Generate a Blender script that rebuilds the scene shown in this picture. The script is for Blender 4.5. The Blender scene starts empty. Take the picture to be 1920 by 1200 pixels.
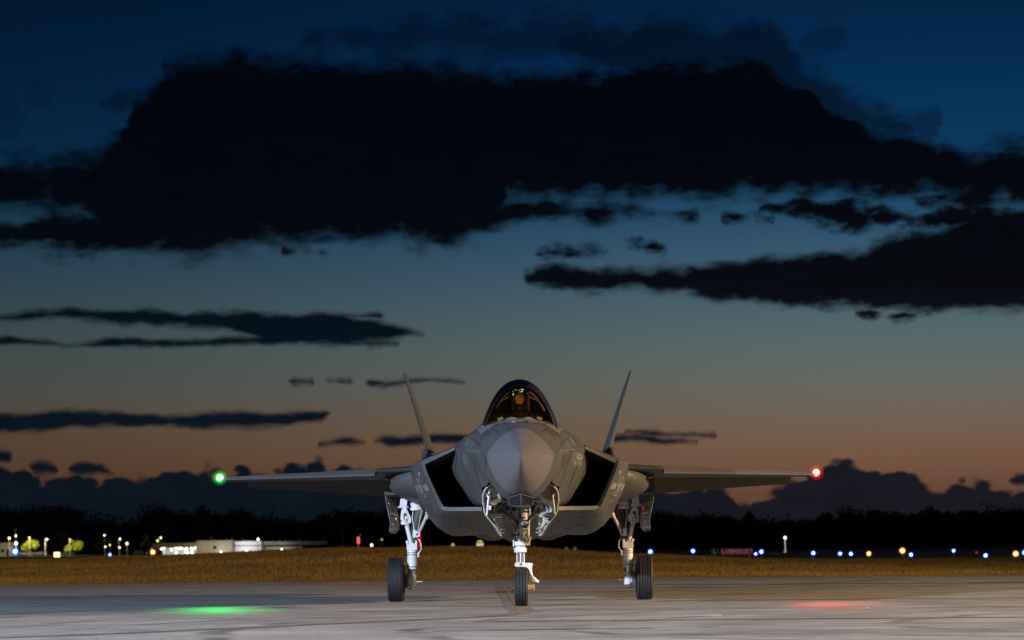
import bpy, bmesh, math, random
import numpy as np
from mathutils import Vector, Matrix
from mathutils.bvhtree import BVHTree

random.seed(7)
RNG = np.random.default_rng(7)
SC = bpy.context.scene
COL = SC.collection

# ------------------------------------------------------------------ camera
FOC = 5250.0            # focal length of the photograph in pixels of a 1920 px wide frame
CAM_H = 0.932           # lens height above the apron
HZ = 1027.0             # row of the horizon
ROLL = math.radians(0.5)
cam_d = bpy.data.cameras.new('camera')
cam = bpy.data.objects.new('camera', cam_d)
COL.objects.link(cam)
cam.location = (0, 0, CAM_H)
cam.rotation_euler = (math.radians(90), ROLL, 0)
cam_d.sensor_width = 36.0
cam_d.lens = FOC / 1920.0 * 36.0
cam_d.shift_y = (HZ - 600.0) / 1920.0
cam_d.clip_start = 0.5
cam_d.clip_end = 9000
cam_d.dof.use_dof = True
cam_d.dof.focus_distance = 44.5
cam_d.dof.aperture_fstop = 2.6
SC.camera = cam

def unroll(px, py):
    dx, dy = px - 960.0, HZ - py
    return dx * math.cos(ROLL) + dy * math.sin(ROLL), dy * math.cos(ROLL) - dx * math.sin(ROLL)

def at(px, py, d):
    """world point seen at a place of the photograph, d metres away"""
    a, b = unroll(px, py)
    return Vector((a * d / FOC, d, CAM_H + b * d / FOC))

# ------------------------------------------------------------------ colour
def lin(h):
    h = h.lstrip('#')
    o = []
    for i in (0, 2, 4):
        c = int(h[i:i+2], 16) / 255.0
        o.append(c / 12.92 if c <= 0.04045 else ((c + 0.055) / 1.055) ** 2.4)
    return (o[0], o[1], o[2], 1.0)

SC.view_settings.view_transform = 'Standard'
SC.view_settings.look = 'None'
SC.view_settings.exposure = 0.0
SC.view_settings.gamma = 1.0
SC.view_settings.use_curve_mapping = False
SC.cycles.use_denoising = True
SC.cycles.max_bounces = 6
SC.cycles.transparent_max_bounces = 12
SC.cycles.sample_clamp_indirect = 4.0

# ------------------------------------------------------------------ world: dusk sky with dark cloud banks
world = bpy.data.worlds.new('World')
SC.world = world
world.use_nodes = True
WT = world.node_tree
WT.nodes.clear()

class NG:
    """small helper for node graphs"""
    def __init__(s, tree): s.t = tree
    def n(s, typ, **kw):
        nd = s.t.nodes.new(typ)
        for k, v in kw.items(): setattr(nd, k, v)
        return nd
    def link(s, a, b): s.t.links.new(a, b)
    def put(s, sock, v):
        if isinstance(v, bpy.types.NodeSocket): s.link(v, sock)
        else: sock.default_value = v
    def m(s, op, a, b=0.0, c=0.0, clamp=False):
        nd = s.n('ShaderNodeMath', operation=op, use_clamp=clamp)
        s.put(nd.inputs[0], a); s.put(nd.inputs[1], b); s.put(nd.inputs[2], c)
        return nd.outputs[0]
    def mix(s, fac, a, b, mode='MIX'):
        nd = s.n('ShaderNodeMix', data_type='RGBA', blend_type=mode)
        s.put(nd.inputs[0], fac); s.put(nd.inputs[6], a); s.put(nd.inputs[7], b)
        return nd.outputs[2]
    def noise(s, vec, scale, detail=4, rough=0.5, dist=0.0):
        nd = s.n('ShaderNodeTexNoise')
        if vec is not None: s.link(vec, nd.inputs['Vector'])
        nd.inputs['Scale'].default_value = scale
        nd.inputs['Detail'].default_value = detail
        nd.inputs['Roughness'].default_value = rough
        nd.inputs['Distortion'].default_value = dist
        return nd.outputs['Fac']
    def xyz(s, x, y, z):
        nd = s.n('ShaderNodeCombineXYZ')
        s.put(nd.inputs[0], x); s.put(nd.inputs[1], y); s.put(nd.inputs[2], z)
        return nd.outputs[0]
    def ramp(s, fac, stops, interp='LINEAR'):
        nd = s.n('ShaderNodeValToRGB')
        cr = nd.color_ramp; cr.interpolation = interp
        while len(cr.elements) < len(stops): cr.elements.new(0.5)
        for e, (p, c) in zip(cr.elements, sorted(stops, key=lambda q: q[0])):
            e.position = p; e.color = c
        s.put(nd.inputs[0], fac)
        return nd.outputs[0]
    def rng(s, v, a, b, c=0.0, d=1.0, smooth=True):
        nd = s.n('ShaderNodeMapRange', interpolation_type='SMOOTHSTEP' if smooth else 'LINEAR')
        for i, q in enumerate((v, a, b, c, d)): s.put(nd.inputs[i], q)
        return nd.outputs[0]

def build_sky():
    g = NG(WT)
    tc = g.n('ShaderNodeTexCoord')
    nrm = g.n('ShaderNodeVectorMath', operation='NORMALIZE')
    g.link(tc.outputs['Generated'], nrm.inputs[0])
    sep = g.n('ShaderNodeSeparateXYZ'); g.link(nrm.outputs[0], sep.inputs[0])
    x, y, z = sep.outputs
    az = g.m('ARCTAN2', x, y)
    el = g.m('ARCSINE', z)
    U = g.m('MULTIPLY', az, FOC / 1000.0)
    V = g.m('MULTIPLY', el, FOC / 1000.0)
    # clear sky by elevation
    e = g.m('DIVIDE', V, 1.145)
    stops = [(0.0, '#46322b'), (0.085, '#5b4033'), (0.128, '#6b4c3a'), (0.172, '#6d5543'), (0.216, '#675b4e'),
             (0.268, '#5d605a'), (0.33, '#516162'), (0.408, '#425a66'), (0.478, '#325167'), (0.545, '#214660'),
             (0.635, '#0b3657'), (0.766, '#05294c'), (0.897, '#03203d'), (1.0, '#021a33')]
    clear = g.ramp(e, [(p, lin(c)) for p, c in stops], 'LINEAR')
    up = g.rng(el, 0.20, 1.2)
    clear = g.mix(up, clear, (0.0022, 0.0045, 0.009, 1))
    # away from the afterglow the dusk goes plain dark blue
    away = g.rng(g.m('ABSOLUTE', g.m('SUBTRACT', az, 0.25)), 0.35, 2.2)
    clear = g.mix(away, clear, (0.004, 0.007, 0.0125, 1))
    # slight brightening to the right, where the sun went down
    glow = g.m('MULTIPLY_ADD', g.rng(U, -1.2, 0.75), 0.60, 0.57)
    clear = g.mix(1.0, clear, g.xyz(glow, glow, glow), 'MULTIPLY')

    # ragged edges
    cv = g.xyz(g.m('MULTIPLY', U, 1.0), g.m('MULTIPLY', V, 2.0), 0.0)
    n1 = g.noise(cv, 7.5, 7, 0.66, 0.0)
    cv2 = g.xyz(g.m('ADD', U, 7.3), g.m('MULTIPLY', V, 2.2), 2.0)
    n2 = g.noise(cv2, 5.0, 6, 0.6, 0.2)
    n3 = g.noise(cv2, 24.0, 5, 0.66, 0.0)
    Uw = g.m('ADD', U, g.m('MULTIPLY', g.m('SUBTRACT', n1, 0.5), 0.06))
    Vw = g.m('ADD', V, g.m('MULTIPLY', g.m('SUBTRACT', n2, 0.5), 0.035))
    lump = g.noise(g.xyz(g.m('ADD', U, 3.1), g.m('MULTIPLY', V, 1.7), 5.0), 3.4, 3, 0.5, 0.0)
    Uw = g.m('ADD', Uw, g.m('MULTIPLY', g.m('SUBTRACT', lump, 0.5), 0.05))
    u01 = g.m('DIVIDE', g.m('ADD', Uw, 1.15), 2.3)
    vo = g.n('ShaderNodeTexVoronoi', feature='F1', distance='EUCLIDEAN')
    vo.inputs['Scale'].default_value = 17.0; vo.inputs['Detail'].default_value = 1.0; vo.inputs['Roughness'].default_value = 0.5
    g.link(g.xyz(g.m('ADD', U, g.m('MULTIPLY', n3, 0.03)), g.m('MULTIPLY', V, 1.35), 1.0), vo.inputs['Vector'])
    puff = g.m('SUBTRACT', 0.60, vo.outputs['Distance'])
    wisp = g.m('ADD', g.m('ADD', g.m('MULTIPLY', g.m('SUBTRACT', n1, 0.5), 0.060), g.m('MULTIPLY', g.m('SUBTRACT', lump, 0.5), 0.030)), g.m('MULTIPLY', g.m('SUBTRACT', n3, 0.5), 0.040))
    edge = g.m('ADD', wisp, g.m('MULTIPLY', puff, 0.020))
    billow = g.m('ADD', g.m('MULTIPLY', wisp, 0.25), g.m('MULTIPLY', puff, 0.034))

    def curve(pts):
        nd = g.n('ShaderNodeFloatCurve')
        c = nd.mapping.curves[0]
        P = []
        for px, py in pts:
            a, b = unroll(px, py)
            ua = math.atan(a / FOC) * FOC / 1000.0
            vb = math.atan(b / FOC) * FOC / 1000.0
            P.append((min(1, max(0, (ua + 1.15) / 2.3)), min(1, max(0, (vb + 0.06) / 1.26))))
        P.sort()
        while len(c.points) < len(P): c.points.new(0.5, 0.5)
        for q, (a, b) in zip(c.points, P):
            q.location = (a, b); q.handle_type = 'VECTOR'
        nd.mapping.update()
        g.link(u01, nd.inputs[1])
        return g.m('MULTIPLY_ADD', nd.outputs[0], 1.26, -0.06)

    def cloud(top, bot, soft, rag=1.0, cap=None, closed=True, puffy=False):
        top, bot = sorted(top), sorted(bot)
        sh = [((bot[q][1] - top[q][1]) / 2 + 60) if closed else 0 for q in (0, -1)]
        def pad(p, k):
            return [(-400, p[0][1] + k * sh[0]), (p[0][0] - 14, p[0][1] + k * sh[0])] + p + [(p[-1][0] + 14, p[-1][1] + k * sh[1]), (2320, p[-1][1] + k * sh[1])]
        t = curve(pad(top, 1)); b = curve(pad(bot, -1))
        d = g.m('MINIMUM', g.m('SUBTRACT', t, Vw), g.m('SUBTRACT', Vw, b))
        d = g.m('ADD', d, g.m('MULTIPLY', billow if puffy else edge, rag))
        d = g.m('DIVIDE', g.m('ADD', d, 0.011 if soft > 0.0145 else 0.0075 if (soft > 0.0105 and rag < 1.0) or not closed else 0.0035), soft)
        return g.m('MINIMUM', d, cap) if cap is not None else d

    CL = []
    # the large dark bank across the upper sky
    CL.append(cloud([(-60,330),(100,308),(200,292),(235,262),(244,205),(290,160),(300,120),(330,112),(450,107),(560,118),(700,116),(800,122),(960,142),(1050,142),(1110,136),(1180,124),(1250,112),(1400,104),(1455,125),(1500,160),(1550,196),(1600,225),(1650,246),(1740,268),(1800,292),(1850,285),(1990,280)],
                    [(-60,400),(60,400),(150,400),(230,478),(300,490),(380,485),(450,465),(500,450),(650,448),(750,452),(800,457),(870,455),(925,440),(945,372),(1100,366),(1300,370),(1440,365),(1500,360),(1600,364),(1700,372),(1800,385),(1990,384)], 0.020, 1.2))
    CL.append(cloud([(-60,425),(40,414),(120,402),(230,400),(300,400)], [(-60,462),(20,470),(60,480),(150,486),(230,486),(300,480)], 0.013))
    CL.append(cloud([(1060,74),(1100,62),(1180,62),(1240,46),(1300,62),(1345,58),(1380,38),(1402,34),(1416,56),(1440,42),(1462,62),(1482,98),(1502,128),(1540,158),(1590,194),(1660,222),(1720,240)], [(1060,96),(1120,118),(1200,145),(1300,180),(1400,200),(1560,260),(1720,266)], 0.032, 1.3, 0.62))
    CL.append(cloud([(1500,84),(1545,72),(1590,80)], [(1500,92),(1545,92),(1590,88)], 0.02, 1.0, -0.1))
    CL.append(cloud([(1560,232),(1640,222),(1760,238)], [(1560,262),(1640,262),(1760,262)], 0.03, 1.4, 0.2))
    CL.append(cloud([(58,176),(80,173),(105,180)], [(58,186),(80,191),(105,188)], 0.014, 1.0, -0.35))
    CL.append(cloud([(-60,214),(20,212),(48,226)], [(-60,246),(20,246),(48,236)], 0.016, 1.2, -0.35))
    CL.append(cloud([(190,200),(240,186),(290,176)], [(190,206),(240,204),(290,206)], 0.012, 1.0, 0.2))
    CL.append(cloud([(560,80),(640,58),(760,60),(860,50),(960,62),(1060,42),(1150,60),(1330,52),(1400,38),(1460,52)], [(560,86),(640,78),(760,84),(860,76),(960,100),(1060,80),(1150,100),(1330,92),(1400,92),(1460,80)], 0.045, 1.9, 0.25))
    CL.append(cloud([(870,372),(960,371),(1060,379),(1180,384),(1260,391),(1320,401)], [(870,455),(930,438),(960,420),(1080,415),(1110,420),(1200,412),(1320,406)], 0.014))
    CL.append(cloud([(985,520),(1010,500),(1060,497),(1100,503),(1300,503),(1400,492),(1500,482),(1600,472),(1700,452),(1780,438),(1830,408),(1990,396)], [(985,540),(1100,545),(1200,539),(1290,546),(1400,570),(1500,580),(1700,586),(1800,586),(1990,574)], 0.011, 0.7))
    CL.append(cloud([(1430,392),(1480,378),(1600,378),(1650,394),(1750,402),(1850,399),(1990,394)], [(1430,398),(1490,405),(1560,424),(1610,434),(1680,427),(1760,432),(1800,440),(1990,444)], 0.010))
    CL.append(cloud([(1360,405),(1400,402),(1460,412)], [(1360,412),(1400,416),(1460,418)], 0.008))
    CL.append(cloud([(1010,470),(1080,466),(1140,466)], [(1010,484),(1080,484),(1140,476)], 0.012))
    CL.append(cloud([(1180,465),(1215,461),(1262,466)], [(1180,470),(1215,472),(1262,469)], 0.008))
    CL.append(cloud([(1720,372),(1780,366),(1850,372),(1910,368)], [(1720,392),(1780,398),(1850,398),(1910,392)], 0.011))
    CL.append(cloud([(1600,588),(1680,586),(1750,592)], [(1600,596),(1680,602),(1750,598)], 0.007))
    CL.append(cloud([(530,468),(580,466),(620,474)], [(530,476),(580,480),(620,479)], 0.010))
    # the streaks lower down on the left
    CL.append(cloud([(-60,606),(60,592),(150,590),(230,586),(400,590),(480,587),(600,590),(640,594),(720,610),(800,627)], [(-60,612),(120,606),(250,608),(370,613),(450,622),(500,648),(600,651),(690,646),(740,640),(800,631)], 0.007, 0.32))
    CL.append(cloud([(-60,634),(60,640),(130,648),(200,641),(350,639),(450,630),(560,628)], [(-60,652),(100,651),(200,651),(450,648),(560,650)], 0.006, 0.28))
    CL.append(cloud([(600,594),(720,593)], [(600,598),(720,597)], 0.006, 0.28))
    CL.append(cloud([(560,640),(700,640),(752,644)], [(560,651),(700,650),(752,648)], 0.006, 0.28))
    CL.append(cloud([(-60,780),(100,776),(200,777),(300,782),(400,779),(480,772),(560,775),(615,776)], [(-60,818),(60,808),(130,802),(300,801),(450,802),(550,797),(600,794),(615,782)], 0.006, 0.28))
    CL.append(cloud([(545,714),(590,714)], [(545,718),(590,719)], 0.006, 0.28))
    CL.append(cloud([(608,710),(640,709),(668,711)], [(608,714),(640,717),(668,714)], 0.006, 0.35))
    CL.append(cloud([(690,712),(740,707),(800,709),(868,715)], [(690,716),(740,722),(800,721),(868,718)], 0.006, 0.35))
    CL.append(cloud([(598,830),(650,826),(684,830)], [(598,834),(650,834),(684,833)], 0.006, 0.3))
    CL.append(cloud([(692,828),(720,819),(770,818),(820,812),(890,816)], [(692,832),(760,834),(820,833),(890,834)], 0.006, 0.3))
    CL.append(cloud([(1150,826),(1200,818),(1240,820),(1310,824)], [(1150,830),(1200,831),(1240,830),(1310,828)], 0.006, 0.28))
    CL.append(cloud([(1180,812),(1260,811),(1345,813)], [(1180,815),(1260,817),(1345,816)], 0.006, 0.28))
    CL.append(cloud([(46,880),(70,866),(95,868),(110,884)], [(46,888),(70,894),(95,893),(110,890)], 0.006, 0.35))
    CL.append(cloud([(128,878),(150,870),(195,871),(202,886),(216,888)], [(128,884),(150,890),(195,894),(202,894),(216,893)], 0.006, 0.35))
    CL.append(cloud([(-40,848),(10,850),(20,858)], [(-40,876),(10,870),(20,862)], 0.006, 0.35))
    CL.append(cloud([(1800,902),(1812,899)], [(1800,906),(1812,905)], 0.006, 0.3))
    CL.append(cloud([(1886,895),(1905,886),(1960,888)], [(1886,905),(1905,910),(1960,910)], 0.006, 0.35))
    # the bank along the horizon
    CL.append(cloud([(-60,862),(0,876),(40,889),(52,905),(150,905),(190,911),(212,899),(280,895),(293,880),(310,878),(322,881),(340,889),(420,890),(500,892),(530,884),(548,874),(562,870),(576,880),(583,858),(592,852),(604,862),(616,886),(650,884),(770,892),(1180,900),(1230,921),(1290,922),(1358,914),(1372,938),(1400,942),(1440,924),(1500,908),(1545,888),(1580,879),(1620,890),(1640,882),(1690,886),(1722,905),(1770,914),(1850,914),(1990,920)],
                    [(-60,1060),(960,1060),(1990,1060)], 0.005, 1.0, None, False, True))
    dens = CL[0]
    for c in CL[1:]: dens = g.m('MAXIMUM', dens, c)
    # outside the view the same kind of broken bank goes on
    outside = g.m('MAXIMUM', g.rng(g.m('ABSOLUTE', U), 1.08, 1.4), g.rng(V, 1.1, 1.5))
    gen = g.m('MULTIPLY', g.m('SUBTRACT', g.noise(cv, 1.3, 6, 0.55, 0.4), 0.52), 14.0)
    gen = g.m('SUBTRACT', g.m('MULTIPLY', gen, outside), g.m('MULTIPLY', g.m('SUBTRACT', 1.0, outside), 9.0))
    dens = g.m('MAXIMUM', dens, gen)
    a = g.rng(dens, -1.0, 1.5)
    cl_ = g.ramp(e, [(0.0, lin('#0c141c')), (0.12, lin('#0d151f')), (0.2, lin('#09151f')), (0.35, lin('#05121b')),
                     (0.42, lin('#060c13')), (0.5, lin('#04080f')), (0.7, lin('#02050c')), (1.0, lin('#02070f'))])
    cr_ = g.ramp(e, [(0.0, lin('#1b1922')), (0.12, lin('#1a1921')), (0.2, lin('#141a22')), (0.35, lin('#0c131b')),
                     (0.42, lin('#080a10')), (0.5, lin('#06090f')), (0.7, lin('#02050c')), (1.0, lin('#02070f'))])
    ccol = g.mix(g.rng(U, -0.5, 0.9), cl_, cr_)
    vary = g.m('MULTIPLY_ADD', n1, 0.9, 0.55)
    ccol = g.mix(1.0, ccol, g.xyz(vary, vary, vary), 'MULTIPLY')
    sky = g.mix(a, clear, ccol)
    # below the horizon: dark earth
    below = g.rng(el, -0.004, 0.0)
    sky = g.mix(below, (0.006, 0.006, 0.006, 1), sky)
    bg = g.n('ShaderNodeBackground'); g.link(sky, bg.inputs[0]); bg.inputs[1].default_value = 1.0
    out = g.n('ShaderNodeOutputWorld'); g.link(bg.outputs[0], out.inputs[0])
build_sky()
world.cycles.sampling_method = 'MANUAL'
world.cycles.sample_map_resolution = 512

# the last trace of the sun, just under the clouds behind the jet
sun_d = bpy.data.lights.new('sun', 'SUN'); sun_d.energy = 0.02; sun_d.angle = math.radians(4); sun_d.color = (1, 0.62, 0.4)
sun = bpy.data.objects.new('sun', sun_d); COL.objects.link(sun)
sun.rotation_euler = (math.radians(-88), 0, math.radians(-14)); sun.location = (30, 200, 60)

# ------------------------------------------------------------------ materials
MAT = {}
def mat(name, col, rough=0.5, metal=0.0, spec=0.5, emit=None, es=0.0, noise=None, bump=None):
    m = bpy.data.materials.new(name); m.use_nodes = True
    t = m.node_tree; b = t.nodes['Principled BSDF']
    if len(col) == 3: col = (*col, 1)
    b.inputs['Base Color'].default_value = col
    b.inputs['Roughness'].default_value = rough
    b.inputs['Metallic'].default_value = metal
    b.inputs['Specular IOR Level'].default_value = spec
    if emit:
        b.inputs['Emission Color'].default_value = (*emit[:3], 1); b.inputs['Emission Strength'].default_value = es
    g = NG(t)
    if noise:
        sc, amt = noise
        tc = g.n('ShaderNodeTexCoord')
        f = g.noise(tc.outputs['Object'], sc, 6, 0.6)
        f2 = g.noise(tc.outputs['Object'], sc * 9, 4, 0.6)
        k = g.m('ADD', g.m('MULTIPLY_ADD', f, 2 * amt, 1 - amt), g.m('MULTIPLY', g.m('SUBTRACT', f2, 0.5), amt * 0.8))
        g.link(g.mix(1.0, col, g.xyz(k, k, k), 'MULTIPLY'), b.inputs['Base Color'])
        g.link(g.m('MULTIPLY_ADD', f2, 0.22, rough - 0.11), b.inputs['Roughness'])
        if bump:
            bn = g.n('ShaderNodeBump'); bn.inputs['Strength'].default_value = bump[0]; bn.inputs['Distance'].default_value = bump[1]
            g.link(f2, bn.inputs['Height']); g.link(bn.outputs[0], b.inputs['Normal'])
    MAT[name] = m
    return m

# ------------------------------------------------------------------ mesh building
class MB:
    def __init__(s): s.v = []; s.f = []
    def add(s, vs, fs):
        o = len(s.v); s.v += [tuple(p) for p in vs]; s.f += [tuple(i + o for i in q) for q in fs]; return s
    def join(s, other): return s.add(other.v, other.f)
    def box(s, c, size, rot=None, taper=1.0):
        hx, hy, hz = size[0] / 2, size[1] / 2, size[2] / 2
        vs = []
        for z in (-1, 1):
            k = taper if z > 0 else 1.0
            for (x, y) in ((-1, -1), (1, -1), (1, 1), (-1, 1)):
                p = Vector((x * hx * k, y * hy * k, z * hz))
                if rot is not None: p = rot @ p
                vs.append(p + Vector(c))
        return s.add(vs, [(3, 2, 1, 0), (4, 5, 6, 7), (0, 1, 5, 4), (1, 2, 6, 5), (2, 3, 7, 6), (3, 0, 4, 7)])
    def cyl(s, p0, p1, r0, r1=None, n=12, caps=True):
        if r1 is None: r1 = r0
        p0, p1 = Vector(p0), Vector(p1)
        d = (p1 - p0).normalized()
        a = d.orthogonal().normalized(); b = d.cross(a)
        vs = []
        for p, r in ((p0, r0), (p1, r1)):
            for i in range(n):
                t = 2 * math.pi * i / n
                vs.append(p + a * (r * math.cos(t)) + b * (r * math.sin(t)))
        fs = [(i, (i + 1) % n, n + (i + 1) % n, n + i) for i in range(n)]
        if caps: fs += [tuple(reversed(range(n))), tuple(range(n, 2 * n))]
        return s.add(vs, fs)
    def tube(s, pts, r, n=8, rr=None):
        pts = [Vector(p) for p in pts]
        rings = []
        prev = None
        for i, p in enumerate(pts):
            d = (pts[min(i + 1, len(pts) - 1)] - pts[max(i - 1, 0)]).normalized()
            if prev is None: a = d.orthogonal().normalized()
            else: a = (prev - d * prev.dot(d)).normalized()
            prev = a; b = d.cross(a)
            q = rr[i] if rr else r
            rings.append([p + a * (q * math.cos(2 * math.pi * k / n)) + b * (q * math.sin(2 * math.pi * k / n)) for k in range(n)])
        vs = [p for ring in rings for p in ring]; fs = []
        for i in range(len(rings) - 1):
            for k in range(n):
                fs.append((i * n + k, i * n + (k + 1) % n, (i + 1) * n + (k + 1) % n, (i + 1) * n + k))
        fs += [tuple(reversed(range(n))), tuple(range((len(rings) - 1) * n, len(rings) * n))]
        return s.add(vs, fs)
    def lathe(s, prof, c, axis='x', n=32, close=False):
        """prof: list of (along, radius)"""
        c = Vector(c); vs = []; fs = []
        for a, r in prof:
            for i in range(n):
                t = 2 * math.pi * i / n; p, q = r * math.cos(t), r * math.sin(t)
                vs.append(c + (Vector((a, p, q)) if axis == 'x' else Vector((q, a, p)) if axis == 'y' else Vector((p, q, a))))
        m = len(prof)
        for j in range(m - 1 + (1 if close else 0)):
            k = (j + 1) % m
            for i in range(n):
                fs.append((j * n + i, k * n + i, k * n + (i + 1) % n, j * n + (i + 1) % n))
        return s.add(vs, fs)
    def loft(s, secs, closed=False, skip=None):
        n = len(secs[0]); vs = [p for q in secs for p in q]; fs = []
        for i in range(len(secs) - 1):
            for k in range(n if closed else n - 1):
                if skip and skip(i, k): continue
                fs.append((i * n + k, i * n + (k + 1) % n, (i + 1) * n + (k + 1) % n, (i + 1) * n + k))
        return s.add(vs, fs)
    def prism(s, poly, vec):
        """polygon extruded along a vector"""
        n = len(poly); vec = Vector(vec)
        vs = [Vector(p) for p in poly] + [Vector(p) + vec for p in poly]
        fs = [tuple(reversed(range(n))), tuple(range(n, 2 * n))] + [(i, (i + 1) % n, n + (i + 1) % n, n + i) for i in range(n)]
        return s.add(vs, fs)
    def sphere(s, c, r, n=16, m=10, sc=(1, 1, 1), half=None):
        c = Vector(c); vs = []; fs = []
        for j in range(m + 1):
            t = math.pi * j / m
            for i in range(n):
                p = 2 * math.pi * i / n
                vs.append(c + Vector((r * sc[0] * math.sin(t) * math.cos(p), r * sc[1] * math.sin(t) * math.sin(p), r * sc[2] * math.cos(t))))
        for j in range(m):
            for i in range(n):
                fs.append((j * n + i, (j + 1) * n + i, (j + 1) * n + (i + 1) % n, j * n + (i + 1) % n))
        return s.add(vs, fs)
    def mirror(s):
        o = MB(); o.v = [(-x, y, z) for x, y, z in s.v]; o.f = [tuple(reversed(q)) for q in s.f]; return o
    def side(s, sx): return s if sx > 0 else s.mirror()
    def both(s):
        o = MB(); o.join(s); o.join(s.mirror()); return o
    def pieces(s):
        """split into pieces that stand apart from each other"""
        n = len(s.v); par = list(range(n))
        def find(a):
            while par[a] != a: par[a] = par[par[a]]; a = par[a]
            return a
        key = {}
        for i, p in enumerate(s.v):
            k = (round(p[0], 5), round(p[1], 5), round(p[2], 5))
            if k in key: par[find(i)] = find(key[k])
            else: key[k] = i
        for q in s.f:
            for i in q[1:]: par[find(i)] = find(q[0])
        used = sorted({i for q in s.f for i in q})
        roots = sorted({find(i) for i in used})
        if len(roots) < 2 or len(roots) > 60: return [s]
        idx = {r: k for k, r in enumerate(roots)}; K = len(roots)
        lo = np.full((K, 3), np.inf); hi = np.full((K, 3), -np.inf)
        for i in used:
            k = idx[find(i)]; lo[k] = np.minimum(lo[k], s.v[i]); hi[k] = np.maximum(hi[k], s.v[i])
        size = (hi - lo).max(axis=1); g = list(range(K))
        def fg(a):
            while g[a] != a: a = g[a]
            return a
        for a in range(K):
            for b in range(a + 1, K):
                gap = np.maximum(0, np.maximum(lo[a] - hi[b], lo[b] - hi[a]))
                if np.sqrt((gap ** 2).sum()) <= max(0.018, 0.45 * max(size[a], size[b])): g[fg(a)] = fg(b)
        groups = sorted({fg(a) for a in range(K)})
        if len(groups) < 2: return [s]
        out = []
        for q in groups:
            o = MB(); mp = {}
            for f in s.f:
                if fg(idx[find(f[0])]) == q:
                    for i in f:
                        if i not in mp: mp[i] = len(o.v); o.v.append(s.v[i])
                    o.f.append(tuple(mp[i] for i in f))
            out.append(o)
        return out
    def build(s, name, m, parent=None, smooth=30, bevel=0, merge=0.0, loc=None, solid=0):
        ps = s.pieces() if parent is not None else [s]
        r = [q.build_one(name, m, parent, smooth, bevel, merge, loc, solid) for q in ps]
        return r[0]
    def build_one(s, name, m, parent=None, smooth=30, bevel=0, merge=0.0, loc=None, solid=0):
        me = bpy.data.meshes.new(name)
        bm = bmesh.new()
        vv = [bm.verts.new(p) for p in s.v]
        for q in s.f:
            q2 = []
            for i in q:
                if i not in q2: q2.append(i)
            if len(q2) < 3: continue
            try: bm.faces.new([vv[i] for i in q2])
            except ValueError: pass
        bmesh.ops.remove_doubles(bm, verts=bm.verts, dist=merge if merge else 1e-5)
        bmesh.ops.dissolve_degenerate(bm, edges=bm.edges, dist=1e-6)
        bmesh.ops.recalc_face_normals(bm, faces=bm.faces)
        bm.to_mesh(me); bm.free()
        if smooth:
            me.polygons.foreach_set('use_smooth', [True] * len(me.polygons))
            me.set_sharp_from_angle(angle=math.radians(smooth))
        o = bpy.data.objects.new(name, me); COL.objects.link(o)
        for q in (m if isinstance(m, (list, tuple)) else [m]): me.materials.append(MAT[q] if isinstance(q, str) else q)
        if parent is not None: o.parent = parent
        if loc is not None: o.location = loc
        if bevel:
            md = o.modifiers.new('bevel', 'BEVEL'); md.width = bevel; md.segments = 2; md.limit_method = 'ANGLE'
        if solid:
            md = o.modifiers.new('solid', 'SOLIDIFY'); md.thickness = solid; md.offset = 0
        return o

def tag(o, label, cat, group=None):
    o['label'] = label; o['category'] = cat
    if group: o['group'] = group
    return o
def empty(name, loc=(0, 0, 0), rz=0.0):
    o = bpy.data.objects.new(name, None); COL.objects.link(o)
    o.location = loc; o.rotation_euler = (0, 0, rz); o.empty_display_size = 0.3
    return o
def catmull(P, n):
    """resample a polyline smoothly to n points"""
    P = [Vector(p) for p in P]
    L = [0.0]
    for a, b in zip(P, P[1:]): L.append(L[-1] + max(1e-6, (b - a).length))
    out = []
    for i in range(n):
        t = L[-1] * i / (n - 1)
        k = 0
        while k < len(L) - 2 and t > L[k + 1]: k += 1
        u = (t - L[k]) / (L[k + 1] - L[k])
        p0 = P[k - 1] if k else P[0] * 2 - P[1]
        p3 = P[k + 2] if k + 2 < len(P) else P[-1] * 2 - P[-2]
        p1, p2 = P[k], P[k + 1]
        h = L[k + 1] - L[k]
        m1 = (p2 - p0) / (h + (L[k] - L[k - 1] if k else h)) * h
        m2 = (p3 - p1) / (h + (L[k + 2] - L[k + 1] if k + 2 < len(P) else h)) * h
        out.append(p1 * (2*u**3 - 3*u*u + 1) + m1 * (u**3 - 2*u*u + u) + p2 * (3*u*u - 2*u**3) + m2 * (u**3 - u*u))
    return out
def linsample(P, n):
    P = [Vector(p) for p in P]
    L = [0.0]
    for a, b in zip(P, P[1:]): L.append(L[-1] + (b - a).length)
    out = []
    for i in range(n):
        t = L[-1] * i / (n - 1); k = 0
        while k < len(L) - 2 and t > L[k + 1]: k += 1
        out.append(P[k].lerp(P[k + 1], (t - L[k]) / max(1e-9, L[k + 1] - L[k])))
    return out
def interp(x, xs, ys): return float(np.interp(x, xs, ys))
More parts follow.
